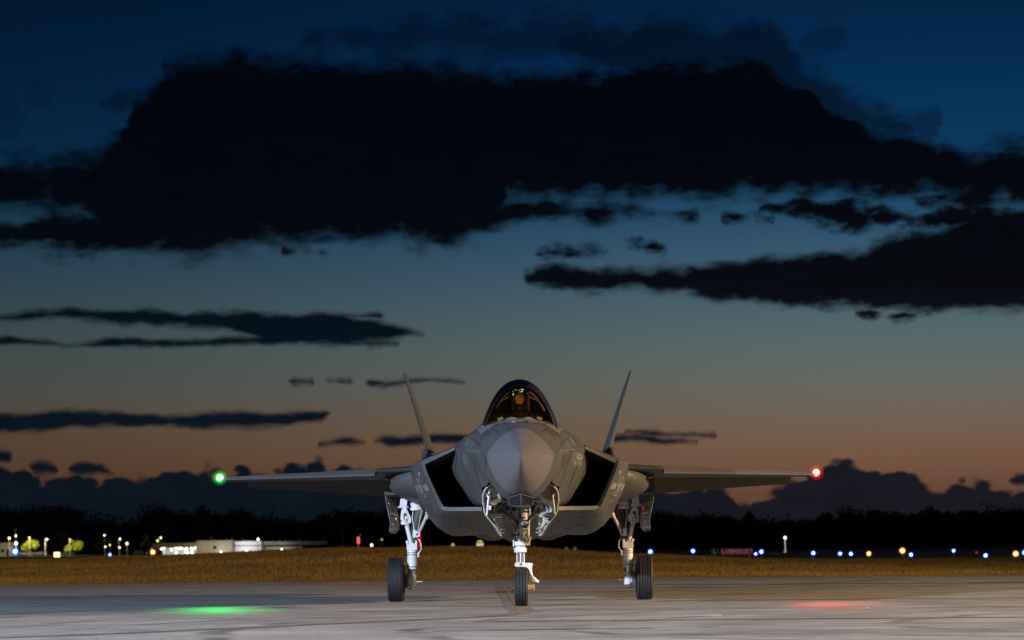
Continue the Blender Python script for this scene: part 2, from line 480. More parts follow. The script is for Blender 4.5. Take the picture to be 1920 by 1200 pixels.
# ================================================================== materials of the jet and the place
def paint(name, col, rough=0.48, amt=0.10):
    """low-sheen aircraft coating with faint tonal panels and handling marks"""
    m = mat(name, col, rough, 0.0, 0.28)
    t = m.node_tree; b = t.nodes['Principled BSDF']; g = NG(t)
    tc = g.n('ShaderNodeTexCoord')
    a = g.noise(tc.outputs['Object'], 1.6, 5, 0.55)
    mp = g.n('ShaderNodeMapping'); mp.inputs['Scale'].default_value = (7, 1.2, 7); g.link(tc.outputs['Object'], mp.inputs[0])
    st = g.noise(mp.outputs[0], 2.2, 6, 0.65)
    f = g.noise(tc.outputs['Object'], 60, 3, 0.6)
    k = g.m('ADD', g.m('MULTIPLY_ADD', a, 2 * amt, 1 - amt), g.m('ADD', g.m('MULTIPLY', g.m('SUBTRACT', st, 0.5), amt * 1.3), g.m('MULTIPLY', g.m('SUBTRACT', f, 0.5), amt * 0.5)))
    g.link(g.mix(1.0, (*col, 1), g.xyz(k, k, k), 'MULTIPLY'), b.inputs['Base Color'])
    g.link(g.m('MULTIPLY_ADD', st, 0.25, rough - 0.12), b.inputs['Roughness'])
    return m
paint('jet_grey', (0.058, 0.060, 0.062), 0.44, 0.22)
paint('radome_grey', (0.112, 0.108, 0.118), 0.38, 0.07)
paint('lip_grey', (0.100, 0.100, 0.104), 0.45, 0.08)
paint('panel_light', (0.072, 0.074, 0.076), 0.46, 0.12)
paint('panel_dark', (0.044, 0.046, 0.049), 0.42, 0.12)
paint('belly_grey', (0.048, 0.045, 0.042), 0.5, 0.14)
mat('duct_black', (0.012, 0.012, 0.013), 0.6)
mat('seam_dark', (0.022, 0.023, 0.025), 0.6)
mat('stencil', (0.26, 0.26, 0.27), 0.6)
mat('stencil_dim', (0.15, 0.153, 0.157), 0.6)
mat('stencil_amber', (0.30, 0.28, 0.15), 0.55)
mat('gear_white', (0.58, 0.58, 0.58), 0.32, noise=(9, 0.22))
mat('gear_cream', (0.46, 0.41, 0.30), 0.4, noise=(12, 0.2))
mat('primer', (0.36, 0.36, 0.325), 0.5, noise=(8, 0.18))
mat('bay_dark', (0.035, 0.033, 0.028), 0.6, noise=(9, 0.3))
mat('metal', (0.55, 0.54, 0.52), 0.28, 1.0)
mat('dark_metal', (0.10, 0.095, 0.09), 0.45, 0.6)
mat('chrome', (0.8, 0.8, 0.8), 0.10, 1.0)
mat('rubber', (0.010, 0.0105, 0.0125), 0.72, noise=(14, 0.22))
mat('hose', (0.015, 0.015, 0.015), 0.5)
mat('cockpit_black', (0.010, 0.010, 0.010), 0.8)
mat('seat_black', (0.009, 0.009, 0.008), 0.8)
mat('amber_frame', (0.25, 0.19, 0.07), 0.5)
mat('bow_brown', (0.05, 0.042, 0.032), 0.5)
mat('yellow_pad', (0.55, 0.50, 0.22), 0.6)
mat('suit', (0.012, 0.013, 0.010), 0.85)
mat('skin', (0.52, 0.31, 0.20), 0.5)
mat('helmet', (0.02, 0.021, 0.022), 0.25)
mat('lens_white', (0.75, 0.75, 0.78), 0.08, 0.9)

def glass(name, tint, ior=1.5, rough=0.02):
    m = bpy.data.materials.new(name); m.use_nodes = True; t = m.node_tree; t.nodes.clear(); g = NG(t)
    tr = g.n('ShaderNodeBsdfTransparent'); tr.inputs[0].default_value = (*tint, 1)
    gl = g.n('ShaderNodeBsdfGlossy'); gl.inputs[0].default_value = (0.75, 0.75, 0.75, 1); gl.inputs['Roughness'].default_value = rough
    fr = g.n('ShaderNodeFresnel'); fr.inputs[0].default_value = ior
    mx = g.n('ShaderNodeMixShader'); g.link(fr.outputs[0], mx.inputs[0]); g.link(tr.outputs[0], mx.inputs[1]); g.link(gl.outputs[0], mx.inputs[2])
    o = g.n('ShaderNodeOutputMaterial'); g.link(mx.outputs[0], o.inputs[0])
    MAT[name] = m
glass('canopy_glass', (0.62, 0.52, 0.34), 1.38)
mat('sensor_glass', (0.003, 0.006, 0.016), 0.03, 0.0, 0.3)

def emitter(name, col, s):
    m = bpy.data.materials.new(name); m.use_nodes = True; t = m.node_tree; t.nodes.clear(); g = NG(t)
    e = g.n('ShaderNodeEmission'); e.inputs[0].default_value = (*col, 1); e.inputs[1].default_value = s
    o = g.n('ShaderNodeOutputMaterial'); g.link(e.outputs[0], o.inputs[0]); MAT[name] = m
def lampglass(name, col, s, clear=0.6):
    """coloured lamp lens that glows and lets the bulb be seen"""
    m = bpy.data.materials.new(name); m.use_nodes = True; t = m.node_tree; t.nodes.clear(); g = NG(t)
    e = g.n('ShaderNodeEmission'); e.inputs[0].default_value = (*col, 1); e.inputs[1].default_value = s
    tr = g.n('ShaderNodeBsdfTransparent'); tr.inputs[0].default_value = (clear, clear, clear, 1)
    a = g.n('ShaderNodeAddShader'); g.link(e.outputs[0], a.inputs[0]); g.link(tr.outputs[0], a.inputs[1])
    o = g.n('ShaderNodeOutputMaterial'); g.link(a.outputs[0], o.inputs[0]); MAT[name] = m
emitter('bulb_green', (0.34, 1.0, 0.40), 6)
emitter('bulb_red', (1.0, 0.34, 0.20), 6)
lampglass('lens_green', (0.0, 1.0, 0.05), 0.30, 0.97)  # this and the outer copy hold the green lamp's glow
lampglass('lens_green_outer', (0.0, 1.0, 0.05), 0.06, 0.97)  # fainter copy for the outer shells of the green glow
lampglass('lens_red', (1.0, 0.025, 0.0), 0.30, 0.97)  # red lamp's glow, put into shell colour like the green
lampglass('lens_red_outer', (1.0, 0.02, 0.0), 0.06, 0.97)  # fainter copy for the outer shells of the red glow
emitter('bulb_blue', (0.35, 0.62, 1.0), 14)
lampglass('lens_blue', (0.008, 0.06, 1.0), 0.95, 0.9)
emitter('bulb_amber', (1.0, 0.62, 0.22), 16)
lampglass('lens_amber', (1.0, 0.26, 0.01), 0.7, 0.9)
emitter('bulb_warm', (1.0, 0.82, 0.30), 5)
emitter('bulb_white', (1.0, 0.95, 0.75), 5)
emitter('display_glow', (1.0, 0.52, 0.18), 26.0)
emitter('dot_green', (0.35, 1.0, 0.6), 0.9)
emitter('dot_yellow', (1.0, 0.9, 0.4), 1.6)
emitter('red_glow', (1.0, 0.004, 0.004), 1.3)
emitter('red_soft', (1.0, 0.16, 0.09), 0.9)
emitter('flood_cool', (0.82, 0.90, 1.0), 60)
emitter('flood_warm', (1.0, 0.74, 0.42), 60)
emitter('panel_amber', (1.0, 0.72, 0.20), 3.5)
emitter('bulb_dim', (1.0, 0.72, 0.28), 0.8)
emitter('bulb_faint', (0.35, 0.45, 0.38), 0.25)
mat('red_paint', (0.35, 0.02, 0.015), 0.5)

# ================================================================== ground
def concrete():
    m = bpy.data.materials.new('concrete'); m.use_nodes = True; t = m.node_tree; b = t.nodes['Principled BSDF']; g = NG(t)
    tc = g.n('ShaderNodeTexCoord'); P = tc.outputs['Object']
    n1 = g.noise(P, 0.16, 5, 0.6, 0.4); n2 = g.noise(P, 1.1, 6, 0.65, 0.3); n3 = g.noise(P, 14, 4, 0.7); n4 = g.noise(P, 120, 2, 0.6)
    mp = g.n('ShaderNodeMapping'); mp.inputs['Scale'].default_value = (0.28, 1.5, 1); mp.inputs['Rotation'].default_value = (0, 0, 0.10); g.link(P, mp.inputs[0])
    n5 = g.noise(mp.outputs[0], 0.9, 6, 0.7, 0.8)
    n6 = g.noise(P, 0.42, 5, 0.62, 0.6)
    # tyre scuffs: thin distorted rings and streaks
    wv = g.n('ShaderNodeTexWave', wave_type='RINGS', rings_direction='Z'); mp2 = g.n('ShaderNodeMapping'); mp2.inputs['Location'].default_value = (-9, -33, 0); g.link(P, mp2.inputs[0]); g.link(mp2.outputs[0], wv.inputs[0])
    wv.inputs['Scale'].default_value = 0.17; wv.inputs['Distortion'].default_value = 7.0; wv.inputs['Detail'].default_value = 3; wv.inputs['Detail Scale'].default_value = 0.7
    scuff = g.m('MULTIPLY', g.rng(wv.outputs['Fac'], 0.88, 1.0), g.rng(n6, 0.45, 0.62))
    k = g.m('MULTIPLY_ADD', n1, 0.5, 0.75)
    k = g.m('ADD', k, g.m('MULTIPLY', g.m('SUBTRACT', n2, 0.5), 0.9))
    k = g.m('ADD', k, g.m('MULTIPLY', g.m('SUBTRACT', n5, 0.5), 1.5))
    k = g.m('ADD', k, g.m('MULTIPLY', g.m('SUBTRACT', n3, 0.5), 0.9))
    k = g.m('ADD', k, g.m('MULTIPLY', g.m('SUBTRACT', n4, 0.5), 0.3))
    k = g.m('ADD', k, g.m('MULTIPLY', g.m('SUBTRACT', n6, 0.5), 1.5))
    k = g.m('MULTIPLY', k, g.m('MULTIPLY_ADD', scuff, -0.6, 1.0))
    k = g.m('MAXIMUM', k, 0.25)
    g.link(g.mix(1.0, (0.225, 0.224, 0.222, 1), g.xyz(k, k, k), 'MULTIPLY'), b.inputs['Base Color'])
    g.link(g.m('MULTIPLY_ADD', n2, 0.35, 0.42), b.inputs['Roughness'])
    b.inputs['Specular IOR Level'].default_value = 0.35
    bn = g.n('ShaderNodeBump'); bn.inputs['Strength'].default_value = 0.5; bn.inputs['Distance'].default_value = 0.006
    g.link(g.m('ADD', n3, g.m('MULTIPLY', n4, 0.6)), bn.inputs['Height']); g.link(bn.outputs[0], b.inputs['Normal'])
    MAT['concrete'] = m
concrete()
mat('tar', (0.045, 0.043, 0.04), 0.6, noise=(3, 0.5))
mat('yellow_paint', (0.21, 0.16, 0.085), 0.6, noise=(6, 0.6))
mat('black_paint', (0.155, 0.152, 0.15), 0.6, noise=(3, 0.6))
mat('soil', (0.10, 0.050, 0.004), 0.9, noise=(1.2, 0.2))
mat('far_soil', (0.03, 0.03, 0.022), 0.95, noise=(0.2, 0.3))
mat('asphalt', (0.045, 0.045, 0.047), 0.8, noise=(0.8, 0.3))
def grassmat():
    m = mat('dry_grass', (0.22, 0.14, 0.04), 0.8, 0.0, 0.2)
    t = m.node_tree; b = t.nodes['Principled BSDF']; g = NG(t)
    tc = g.n('ShaderNodeTexCoord')
    mp = g.n('ShaderNodeMapping'); mp.inputs['Scale'].default_value = (0.25, 1.0, 1.0); g.link(tc.outputs['Object'], mp.inputs[0])
    n1 = g.noise(mp.outputs[0], 0.16, 5, 0.6); n2 = g.noise(tc.outputs['Object'], 2.4, 4, 0.6)
    c = g.ramp(g.m('ADD', g.m('MULTIPLY', n1, 0.75), g.m('MULTIPLY', n2, 0.25)), [(0.34, (0.066, 0.050, 0.001, 1)), (0.47, (0.128, 0.062, 0.003, 1)), (0.60, (0.19, 0.095, 0.009, 1))])
    g.link(c, b.inputs['Base Color'])
grassmat()

def sheet(name, x0, x1, y0, y1, z, m, parent=None):
    b = MB(); b.add([(x0, y0, z), (x1, y0, z), (x1, y1, z), (x0, y1, z)], [(0, 1, 2, 3)])
    return b.build(name, m, parent, smooth=0)

g_ = sheet('ground', -4500, 4500, -600, 5200, -0.30, 'far_soil'); g_['kind'] = 'structure'
def edge_y(x): return 79.5 + 0.08 * x + 0.6 * math.sin(x * 0.11 + 1) + 0.28 * math.sin(x * 1.3) + 0.16 * math.sin(x * 3.7 + 1)
ap = MB()
xs = [-140 + 0.5 * i for i in range(561)]
ap.loft([[(x, -90, 0) for x in xs], [(x, 20, 0) for x in xs], [(x, edge_y(x) + 1.2, 0) for x in xs], [(x, edge_y(x) + 1.2, -0.5) for x in xs]])
apron = ap.build('apron', 'concrete', smooth=0); apron['kind'] = 'structure'

def ribbon(name, pts, w, z, m, parent):
    """a painted line: flat strip following points (x, y)"""
    b = MB(); L = []; R = []
    P = [Vector((p[0], p[1], 0)) for p in catmull([(x, y, 0) for x, y in pts], 60)]
    for i, p in enumerate(P):
        d = (P[min(i + 1, len(P) - 1)] - P[max(i - 1, 0)]).normalized(); n = Vector((-d.y, d.x, 0))
        L.append(p + n * w / 2 + Vector((0, 0, z))); R.append(p - n * w / 2 + Vector((0, 0, z)))
    b.loft([L, R]); return b.build(name, m, parent, smooth=0)
turn = [(-17, 25.2), (-12, 26.8), (-7.6, 28.7), (-5.2, 30.8), (-3.8, 32.6), (-2.4, 34.8), (-1.2, 36.6), (-0.35, 38.0), (0.05, 39.6), (0.1, 42)]
ribbon('line_border', turn, 0.30, 0.004, 'black_paint', apron)
ribbon('taxi_line', turn, 0.10, 0.008, 'yellow_paint', apron)
straight = [(0.1, 42.05), (0.02, 50), (-0.12, 60), (-0.22, 68)]
ribbon('line_border', straight, 0.42, 0.004, 'black_paint', apron)
ribbon('taxi_line', straight, 0.09, 0.008, 'yellow_paint', apron)
ribbon('line_border', [(-0.9, 31.55), (0.2, 31.75), (1.6, 31.95)], 0.34, 0.004, 'black_paint', apron)
ribbon('taxi_line', [(-0.3, 31.66), (0.3, 31.77), (0.9, 31.86)], 0.13, 0.008, 'yellow_paint', apron)
ribbon('taxi_line', [(7.1, 40.8), (8.4, 41.4), (11, 42.3)], 0.15, 0.008, 'yellow_paint', apron)
ribbon('joint_sealant', [(-0.5, 35.3), (6, 35.25), (20, 35.1)], 0.16, 0.0045, 'tar', apron)
ribbon('joint_sealant', [(-20, 47.8), (0, 47.9), (20, 47.9)], 0.10, 0.0045, 'tar', apron)
ribbon('joint_sealant', [(-16, 29.4), (0, 29.5), (16, 29.4)], 0.05, 0.0045, 'tar', apron)
ribbon('joint_sealant', [(-16, 41.3), (0, 41.4), (16, 41.4)], 0.06, 0.0045, 'tar', apron)
ribbon('joint_sealant', [(-25, 62), (0, 62.2), (25, 62.2)], 0.12, 0.0045, 'tar', apron)
ribbon('joint_sealant', [(3, 68), (14, 66.2), (30, 64.0)], 0.8, 0.0045, 'tar', apron)
for (x, y, w, l) in ((2.55, 37.4, 0.02, 0.5), (6.3, 33.9, 0.02, 0.45), (5.2, 41, 0.03, 0.05), (7.2, 38, 0.03, 0.06)):
    b = MB(); b.box((x, y, 0.009), (l, w, 0.012)); b.build('paint_chip', 'stencil', apron, smooth=0)

CX = [-60, -30, -21, -14.5, -11.2, -7.0, -3.5, 0.9, 3.1, 5.3, 7.5, 9.6, 12, 14, 20.6, 40, 70]
CZ = [.55, .58, .61, .70, .87, .97, .99, .94, .74, .60, .52, .41, .33, .32, .30, .30, .30]
def terrain(x, y):
    e = edge_y(x); c = interp(x * 115.0 / max(y, 80), CX, CZ)
    t = (y - e) / (112 - e)
    if t < 0: return -0.02
    if t <= 1:
        s = t * t * (3 - 2 * t); s = 0.55 * s + 0.45 * t
        h = c * s
    elif y < 160:
        u = (y - 112) / 48.0; u = u * u * (3 - 2 * u); h = c * (1 - u) + (-0.05) * u
    else: h = -0.05
    h += 0.02 * math.sin(x * 0.9 + y * 0.3) * min(1, max(0, t * 3)) + 0.015 * math.sin(x * 2.1 - y * 0.7) * min(1, max(0, t * 3))
    return h - 0.03
gx = np.linspace(-60, 60, 361); gy = np.concatenate([np.linspace(-1, 0, 2), np.linspace(1, 34, 34), np.linspace(37, 80, 15), [110, 160, 260]])
tb = MB()
tb.loft([[(x, edge_y(x) + q, terrain(x, edge_y(x) + q)) for x in gx] for q in gy])
field = tb.build('grass_verge', 'soil', smooth=60); field['kind'] = 'structure'
# blades of dry grass over the verge
def blades():
    N = 230000
    y = 79 + (RNG.random(N) ** 1.25) * 62
    x = (RNG.random(N) * 2 - 1) * (y * 0.192 + 1.5)
    V = np.zeros((N * 3, 3), np.float32)
    ey = 79.5 + 0.08 * x + 0.6 * np.sin(x * 0.11 + 1) + 0.28 * np.sin(x * 1.3) + 0.16 * np.sin(x * 3.7 + 1)
    keep = y > ey + 0.15 + 0.5 * RNG.random(N)
    x = x[keep]; y = y[keep]; ey = ey[keep]; N = len(x)
    z = np.array([terrain(a, b) for a, b in zip(x, y)], np.float32)
    clump = np.sin(x * 1.7 + 3 * np.sin(y * 0.6)) * np.sin(y * 0.9 + x * 0.35) * 0.5 + 0.5
    near = np.clip((y - ey) / 6.0, 0.35, 1)
    h = (0.03 + 0.06 * RNG.random(N) + 0.06 * clump * RNG.random(N)) * near
    w = 0.006 + 0.012 * RNG.random(N)
    a = RNG.random(N) * np.pi; lean = (RNG.random((N, 2)) - 0.5) * 0.16
    V = np.zeros((N, 3, 3), np.float32)
    V[:, 0, 0] = x - np.cos(a) * w; V[:, 0, 1] = y - np.sin(a) * w; V[:, 0, 2] = z - 0.02
    V[:, 1, 0] = x + np.cos(a) * w; V[:, 1, 1] = y + np.sin(a) * w; V[:, 1, 2] = z - 0.02
    V[:, 2, 0] = x + lean[:, 0]; V[:, 2, 1] = y + lean[:, 1]; V[:, 2, 2] = z + h
    me = bpy.data.meshes.new('grass')
    me.vertices.add(N * 3); me.vertices.foreach_set('co', V.reshape(-1))
    me.loops.add(N * 3); me.loops.foreach_set('vertex_index', np.arange(N * 3, dtype=np.int32))
    me.polygons.add(N); me.polygons.foreach_set('loop_start', np.arange(0, N * 3, 3, dtype=np.int32))
    me.update(); me.validate()
    o = bpy.data.objects.new('grass', me); COL.objects.link(o); me.materials.append(MAT['dry_grass'])
    o['kind'] = 'stuff'; o['label'] = 'dry orange brown grass covering the low bank behind the jet'; o['category'] = 'grass'
blades()
tw = sheet('far_taxiway', -400, 400, 172, 196, -0.20, 'asphalt'); tw['kind'] = 'structure'
sheet_ = sheet('far_road', -700, 700, 780, 800, -0.22, 'asphalt'); sheet_['kind'] = 'structure'

# ================================================================== floodlight masts of the apron (left and right, outside the view)
def flood_mast(base, h, aim, matname, col, power, label):
    r = empty('floodlight_mast', base); tag(r, label, 'floodlight mast', 'apron floodlight masts')
    b = MB(); b.cyl((0, 0, 0), (0, 0, h), 0.22, 0.11, 16); b.build('mast', 'metal', r)
    b = MB(); b.box((0, 0, 0.1), (0.9, 0.9, 0.2)); b.build('base', 'concrete', r, bevel=0.02)
    d = (Vector(aim) - Vector(base) - Vector((0, 0, h))).normalized()
    rot = d.to_track_quat('Y', 'Z').to_matrix()
    b = MB(); b.box((0, 0, h), (3.2, 0.14, 0.14), rot); b.build('cross_arm', 'metal', r)
    for i in range(4):
        off = rot @ Vector((-1.2 + 0.8 * i, 0.25, 0.05)); c = Vector((0, 0, h)) + off
        hd = MB(); hd.box(c, (0.55, 0.30, 0.45), rot); ho = hd.build('lamp_head', 'dark_metal', r, bevel=0.03)
        ln = MB(); ln.box(c + rot @ Vector((0, 0.157, 0)), (0.47, 0.006, 0.37), rot); ln.build('lens', matname, ho)
    ld = bpy.data.lights.new('flood_beam', 'SPOT'); ld.energy = power; ld.color = col; ld.spot_size = math.radians(100); ld.spot_blend = 0.6; ld.shadow_soft_size = 0.45
    lo = bpy.data.objects.new('flood_beam', ld); COL.objects.link(lo); lo.parent = r
    lo.location = Vector((0, 0, h)) + d * 0.75; lo.rotation_euler = d.to_track_quat('-Z', 'Y').to_euler()
flood_mast((-29, 7, 0), 13.5, (0, 46, 1.5), 'flood_cool', (0.66, 0.78, 1.0), 185000, 'tall steel apron floodlight mast with cool white lamps, left of the camera')
flood_mast((42, 35, 0), 14, (0, 52, 1.5), 'flood_warm', (1.0, 0.67, 0.36), 168000, 'tall steel apron floodlight mast with warm lamps, far to the right')
# ================================================================== the jet (x across, y aft from the nose tip, z up)
JET = empty('fighter_jet', (0.14, 40.3, 0.0))
tag(JET, 'grey single-engine stealth fighter jet parked nose-on on the apron', 'fighter jet')

N1, N2, N3 = 15, 22, 17
def P3(pts, s): return [(x, s, z) for x, z in pts]
def upper(s, pts): return catmull(P3(pts, s), N1)
def lower(s, pts): return catmull(P3(pts, s), N3)
UP, LO = [], []      # sections of the upper and lower forebody
for s in (0.0, 0.05, 0.13, 0.28, 0.5, 0.8, 1.15, 1.5, 1.9):
    t = max(s / 1.9, 0.004)
    w = 0.515 * (1.22 * t - 0.22 * t * t); zc = 2.262 + 0.085 * t
    ht = 0.386 * (1.16 * t - 0.16 * t * t); hb = 0.627 * (1.26 * t - 0.26 * t * t)
    pu = 1.75 + 0.3 * min(1, t); pl = 1.4 + 0.9 * min(1, t * 1.6)
    UP.append([(w * i / (N1 - 1), s, zc + ht * (1 - (i / (N1 - 1)) ** pu)) for i in range(N1)])
    LO.append([(w * math.cos(math.pi / 2 * i / (N3 - 1)) if False else w * (1 - (i / (N3 - 1)) ** 1.15), s,
                zc - hb * (1 - (1 - (i / (N3 - 1)) ** 1.15) ** pl) ** (1 / (0.75 + 0.65 * min(1, t)))) for i in range(N3)])
NRAD = len(UP)
UPC = {2.25: [(0,2.83),(.19,2.805),(.35,2.725),(.47,2.60),(.55,2.46),(.577,2.37)],
       2.6: [(0,2.90),(.2,2.885),(.38,2.81),(.5,2.69),(.6,2.51),(.64,2.39)],
       2.95: [(0,2.905),(.22,2.90),(.40,2.865),(.53,2.75),(.65,2.55),(.71,2.415)],
       3.25: [(0,2.70),(.30,2.72),(.47,2.86),(.56,2.80),(.69,2.58),(.765,2.435)],
       3.6: [(0,2.42),(.36,2.42),(.555,2.86),(.60,2.86),(.72,2.66),(.83,2.46)],
       4.1: [(0,2.40),(.38,2.40),(.57,2.86),(.62,2.865),(.77,2.69),(.93,2.50)],
       4.6: [(0,2.40),(.38,2.40),(.58,2.87),(.63,2.875),(.82,2.73),(1.044,2.535)],
       5.4: [(0,2.40),(.38,2.40),(.57,2.90),(.63,2.91),(.85,2.78),(1.06,2.60)],
       6.0: [(0,3.42),(.2,3.40),(.44,3.24),(.62,2.99),(.855,2.80),(1.07,2.63)],
       6.4: [(0,3.46),(.2,3.43),(.43,3.25),(.62,3.0),(.86,2.81),(1.08,2.645)],
       7.0: [(0,3.36),(.2,3.33),(.43,3.19),(.63,3.0),(.86,2.82),(1.08,2.66)],
       9.0: [(0,3.16),(.2,3.14),(.45,3.04),(.70,2.91),(.95,2.78),(1.12,2.69)],
       11.: [(0,3.02),(.2,3.0),(.45,2.92),(.70,2.82),(.92,2.74),(1.10,2.66)],
       13.2: [(0,2.78),(.2,2.76),(.38,2.71),(.55,2.63),(.70,2.54),(.80,2.45)],
       14.3: [(0,2.62),(.15,2.60),(.3,2.55),(.42,2.47),(.50,2.38),(.55,2.28)]}
LOC = {2.25: [(.577,2.37),(.545,2.08),(.40,1.85),(.27,1.71),(.15,1.64),(0,1.625)],
       2.6: [(.64,2.39),(.605,2.10),(.505,1.81),(.36,1.64),(.19,1.58),(0,1.57)],
       3.25: [(.765,2.435),(.70,2.12),(.575,1.79),(.44,1.63),(.25,1.55),(0,1.54)],
       3.6: [(.83,2.46),(.745,2.13),(.61,1.79),(.48,1.63),(.28,1.54),(0,1.53)],
       4.1: [(.93,2.50),(.835,2.15),(.665,1.80),(.53,1.63),(.31,1.53),(0,1.52)],
       4.6: [(1.044,2.535),(.95,2.20),(.76,1.84),(.61,1.64),(.34,1.52),(0,1.51)],
       5.0: [(1.058,2.53),(1.05,2.29),(.92,1.94),(.70,1.67),(.36,1.52),(0,1.51)],
       5.5: [(1.06,2.53),(1.125,2.36),(1.07,2.12),(.92,1.88),(.74,1.64),(0,1.52)],
       6.3: [(1.0,2.5),(1.0,2.3),(.95,2.05),(.8,1.8),(.6,1.6),(0,1.5)],
       7.2: [(.7,2.5),(.55,2.3),(.5,2.05),(.45,1.85),(.35,1.65),(0,1.5)]}
for s, p in UPC.items(): UP.append(upper(s, p))
for s, p in LOC.items(): LO.append(lower(s, p))
# radome
rad = MB(); rad.loft(UP[:NRAD]); rad.loft(LO[:NRAD])
radome = rad.both().build('radome', 'radome_grey', JET, smooth=38, merge=1e-4)
# forward fuselage, cockpit opening and nose-gear bay left open
ks = sorted(UPC)
fw = MB()
up_f = [upper(1.9, [(0,2.733),(.17,2.705),(.31,2.63),(.41,2.53),(.48,2.43),(.515,2.347)])]
up_f = [UP[NRAD - 1]] + UP[NRAD:]
lo_f = [LO[NRAD - 1]] + LO[NRAD:]
su = [1.9] + sorted(UPC); sl = [1.9] + sorted(LOC)
fw.loft(up_f)
def bay_skip(i, k):
    if sl[i] < 2.2 or sl[i + 1] > 4.7: return False
    q = [Vector(lo_f[a][c]) for a in (i, i + 1) for c in (k, k + 1)]
    c = (q[0] + q[1] + q[2] + q[3]) / 4
    if sl[i] < 2.5 and c.x < .2: return False
    return c.z < 1.93 and c.x < .585
fw.loft(lo_f, skip=bay_skip)
fore = fw.both()
forward_fuselage = fore.build('forward_fuselage', 'jet_grey', JET, smooth=32, merge=1e-4)

# nacelles, centre body and tail: sections from shoulder line round to the belly
def hull(a, t, rest):
    return linsample([a, t], 6)[:-1] + catmull([t] + rest, N2 - 5)
def hs(s, A, T, R): return hull((A[0], s, A[1]), (T[0], s, T[1]), [(x, s, z) for x, z in R])
lipo = hull((1.046, 4.60, 2.552), (1.612, 5.25, 2.352),
            [(1.575, 5.30, 2.20), (1.46, 5.38, 1.93), (1.345, 5.45, 1.66), (1.275, 5.42, 1.555), (1.12, 5.3, 1.54), (0.80, 5.1, 1.535), (0.60, 4.95, 1.53), (0.3, 4.9, 1.51), (0, 4.9, 1.50)])
H7 = hs(7.0, (1.08,2.66), (1.83,2.345), [(1.83,2.14),(1.745,1.88),(1.625,1.63),(1.47,1.36),(1.21,1.175),(.86,1.165),(.72,1.175),(.50,1.115),(.2,1.10),(0,1.10)])
hulls = [lipo]
for t in (0.12, 0.28, 0.46, 0.66, 0.85):
    e_ = math.sin(t * math.pi / 2)
    sec = []
    for a, b in zip(lipo, H7):
        a, b = Vector(a), Vector(b)
        sec.append(Vector((a.x + (b.x - a.x) * e_, a.y + (b.y - a.y) * t, a.z + (b.z - a.z) * (0.35 * e_ + 0.65 * t))))
    hulls.append(sec)
hulls.append(H7)
hulls.append(hs(8.2, (1.11,2.68), (1.86,2.35), [(1.86,2.14),(1.77,1.88),(1.64,1.63),(1.48,1.36),(1.22,1.16),(.88,1.145),(.74,1.16),(.52,1.10),(.2,1.085),(0,1.085)]))
hulls.append(hs(10.0, (1.12,2.68), (1.88,2.38), [(1.88,2.16),(1.78,1.90),(1.62,1.64),(1.42,1.42),(1.18,1.24),(.88,1.20),(.72,1.19),(.50,1.16),(.2,1.15),(0,1.15)]))
hulls.append(hs(12.0, (1.0,2.6), (1.75,2.40), [(1.78,2.2),(1.66,1.98),(1.42,1.78),(1.2,1.6),(1.0,1.48),(.8,1.42),(.6,1.38),(.4,1.36),(.2,1.35),(0,1.35)]))
hulls.append(hs(13.2, (.80,2.45), (1.0,2.38), [(1.0,2.25),(.98,2.1),(.94,1.95),(.86,1.8),(.76,1.68),(.62,1.6),(.5,1.55),(.35,1.52),(.18,1.5),(0,1.5)]))
hulls.append(hs(14.3, (.55,2.28), (.56,2.2), [(.56,2.12),(.55,2.04),(.53,1.96),(.50,1.88),(.45,1.8),(.38,1.73),(.30,1.68),(.2,1.64),(.1,1.62),(0,1.615)]))
body = MB(); body.loft(hulls)
center = body.both()
centre_fuselage = center.build('centre_fuselage', 'jet_grey', JET, smooth=32, merge=1e-4)

# intake lips and ducts, one on each side
def inner(p, k=1.0):
    return p
lip_in = hull((1.052, 4.625, 2.505), (1.548, 5.275, 2.300),
              [(1.512, 5.325, 2.17), (1.40, 5.405, 1.91), (1.288, 5.475, 1.67), (1.245, 5.45, 1.612), (1.10, 5.33, 1.600), (0.80, 5.13, 1.598), (0.62, 4.99, 1.595)])
lip_out = hull((1.046, 4.60, 2.552), (1.612, 5.25, 2.352),
               [(1.575, 5.30, 2.20), (1.46, 5.38, 1.93), (1.345, 5.45, 1.66), (1.275, 5.42, 1.555), (1.12, 5.3, 1.54), (0.80, 5.1, 1.535), (0.62, 4.965, 1.531)])
deep = []
for p in lip_in:
    p = Vector(p); deep.append(Vector((0.55 + (p.x - 0.9) * 0.62, 7.9, 1.85 + (p.z - 2.0) * 0.62)))
mid = [Vector(a).lerp(b, 0.4) + Vector((0.14, 0, 0.02)) for a, b in zip(lip_in, deep)]
for sx in (1, -1):
    lp = MB(); lp.loft([[Vector(p) + Vector((0, -0.004, 0)) for p in lip_out], lip_in])
    lip = lp.side(sx).build('intake_lip', 'lip_grey', JET, smooth=30)
    du = MB(); du.loft([lip_in, mid, deep])
    c = Vector((0.3, 7.9, 1.7))
    du.add([Vector(p) for p in deep] + [Vector((0.1, 7.9, 1.2)), Vector((0.1, 7.9, 2.8))], [tuple(range(len(deep))) + (len(deep), len(deep) + 1)])
    du.side(sx).build('intake_duct', 'duct_black', lip, smooth=40)  # the duct's deep shade is put into this near-black colour

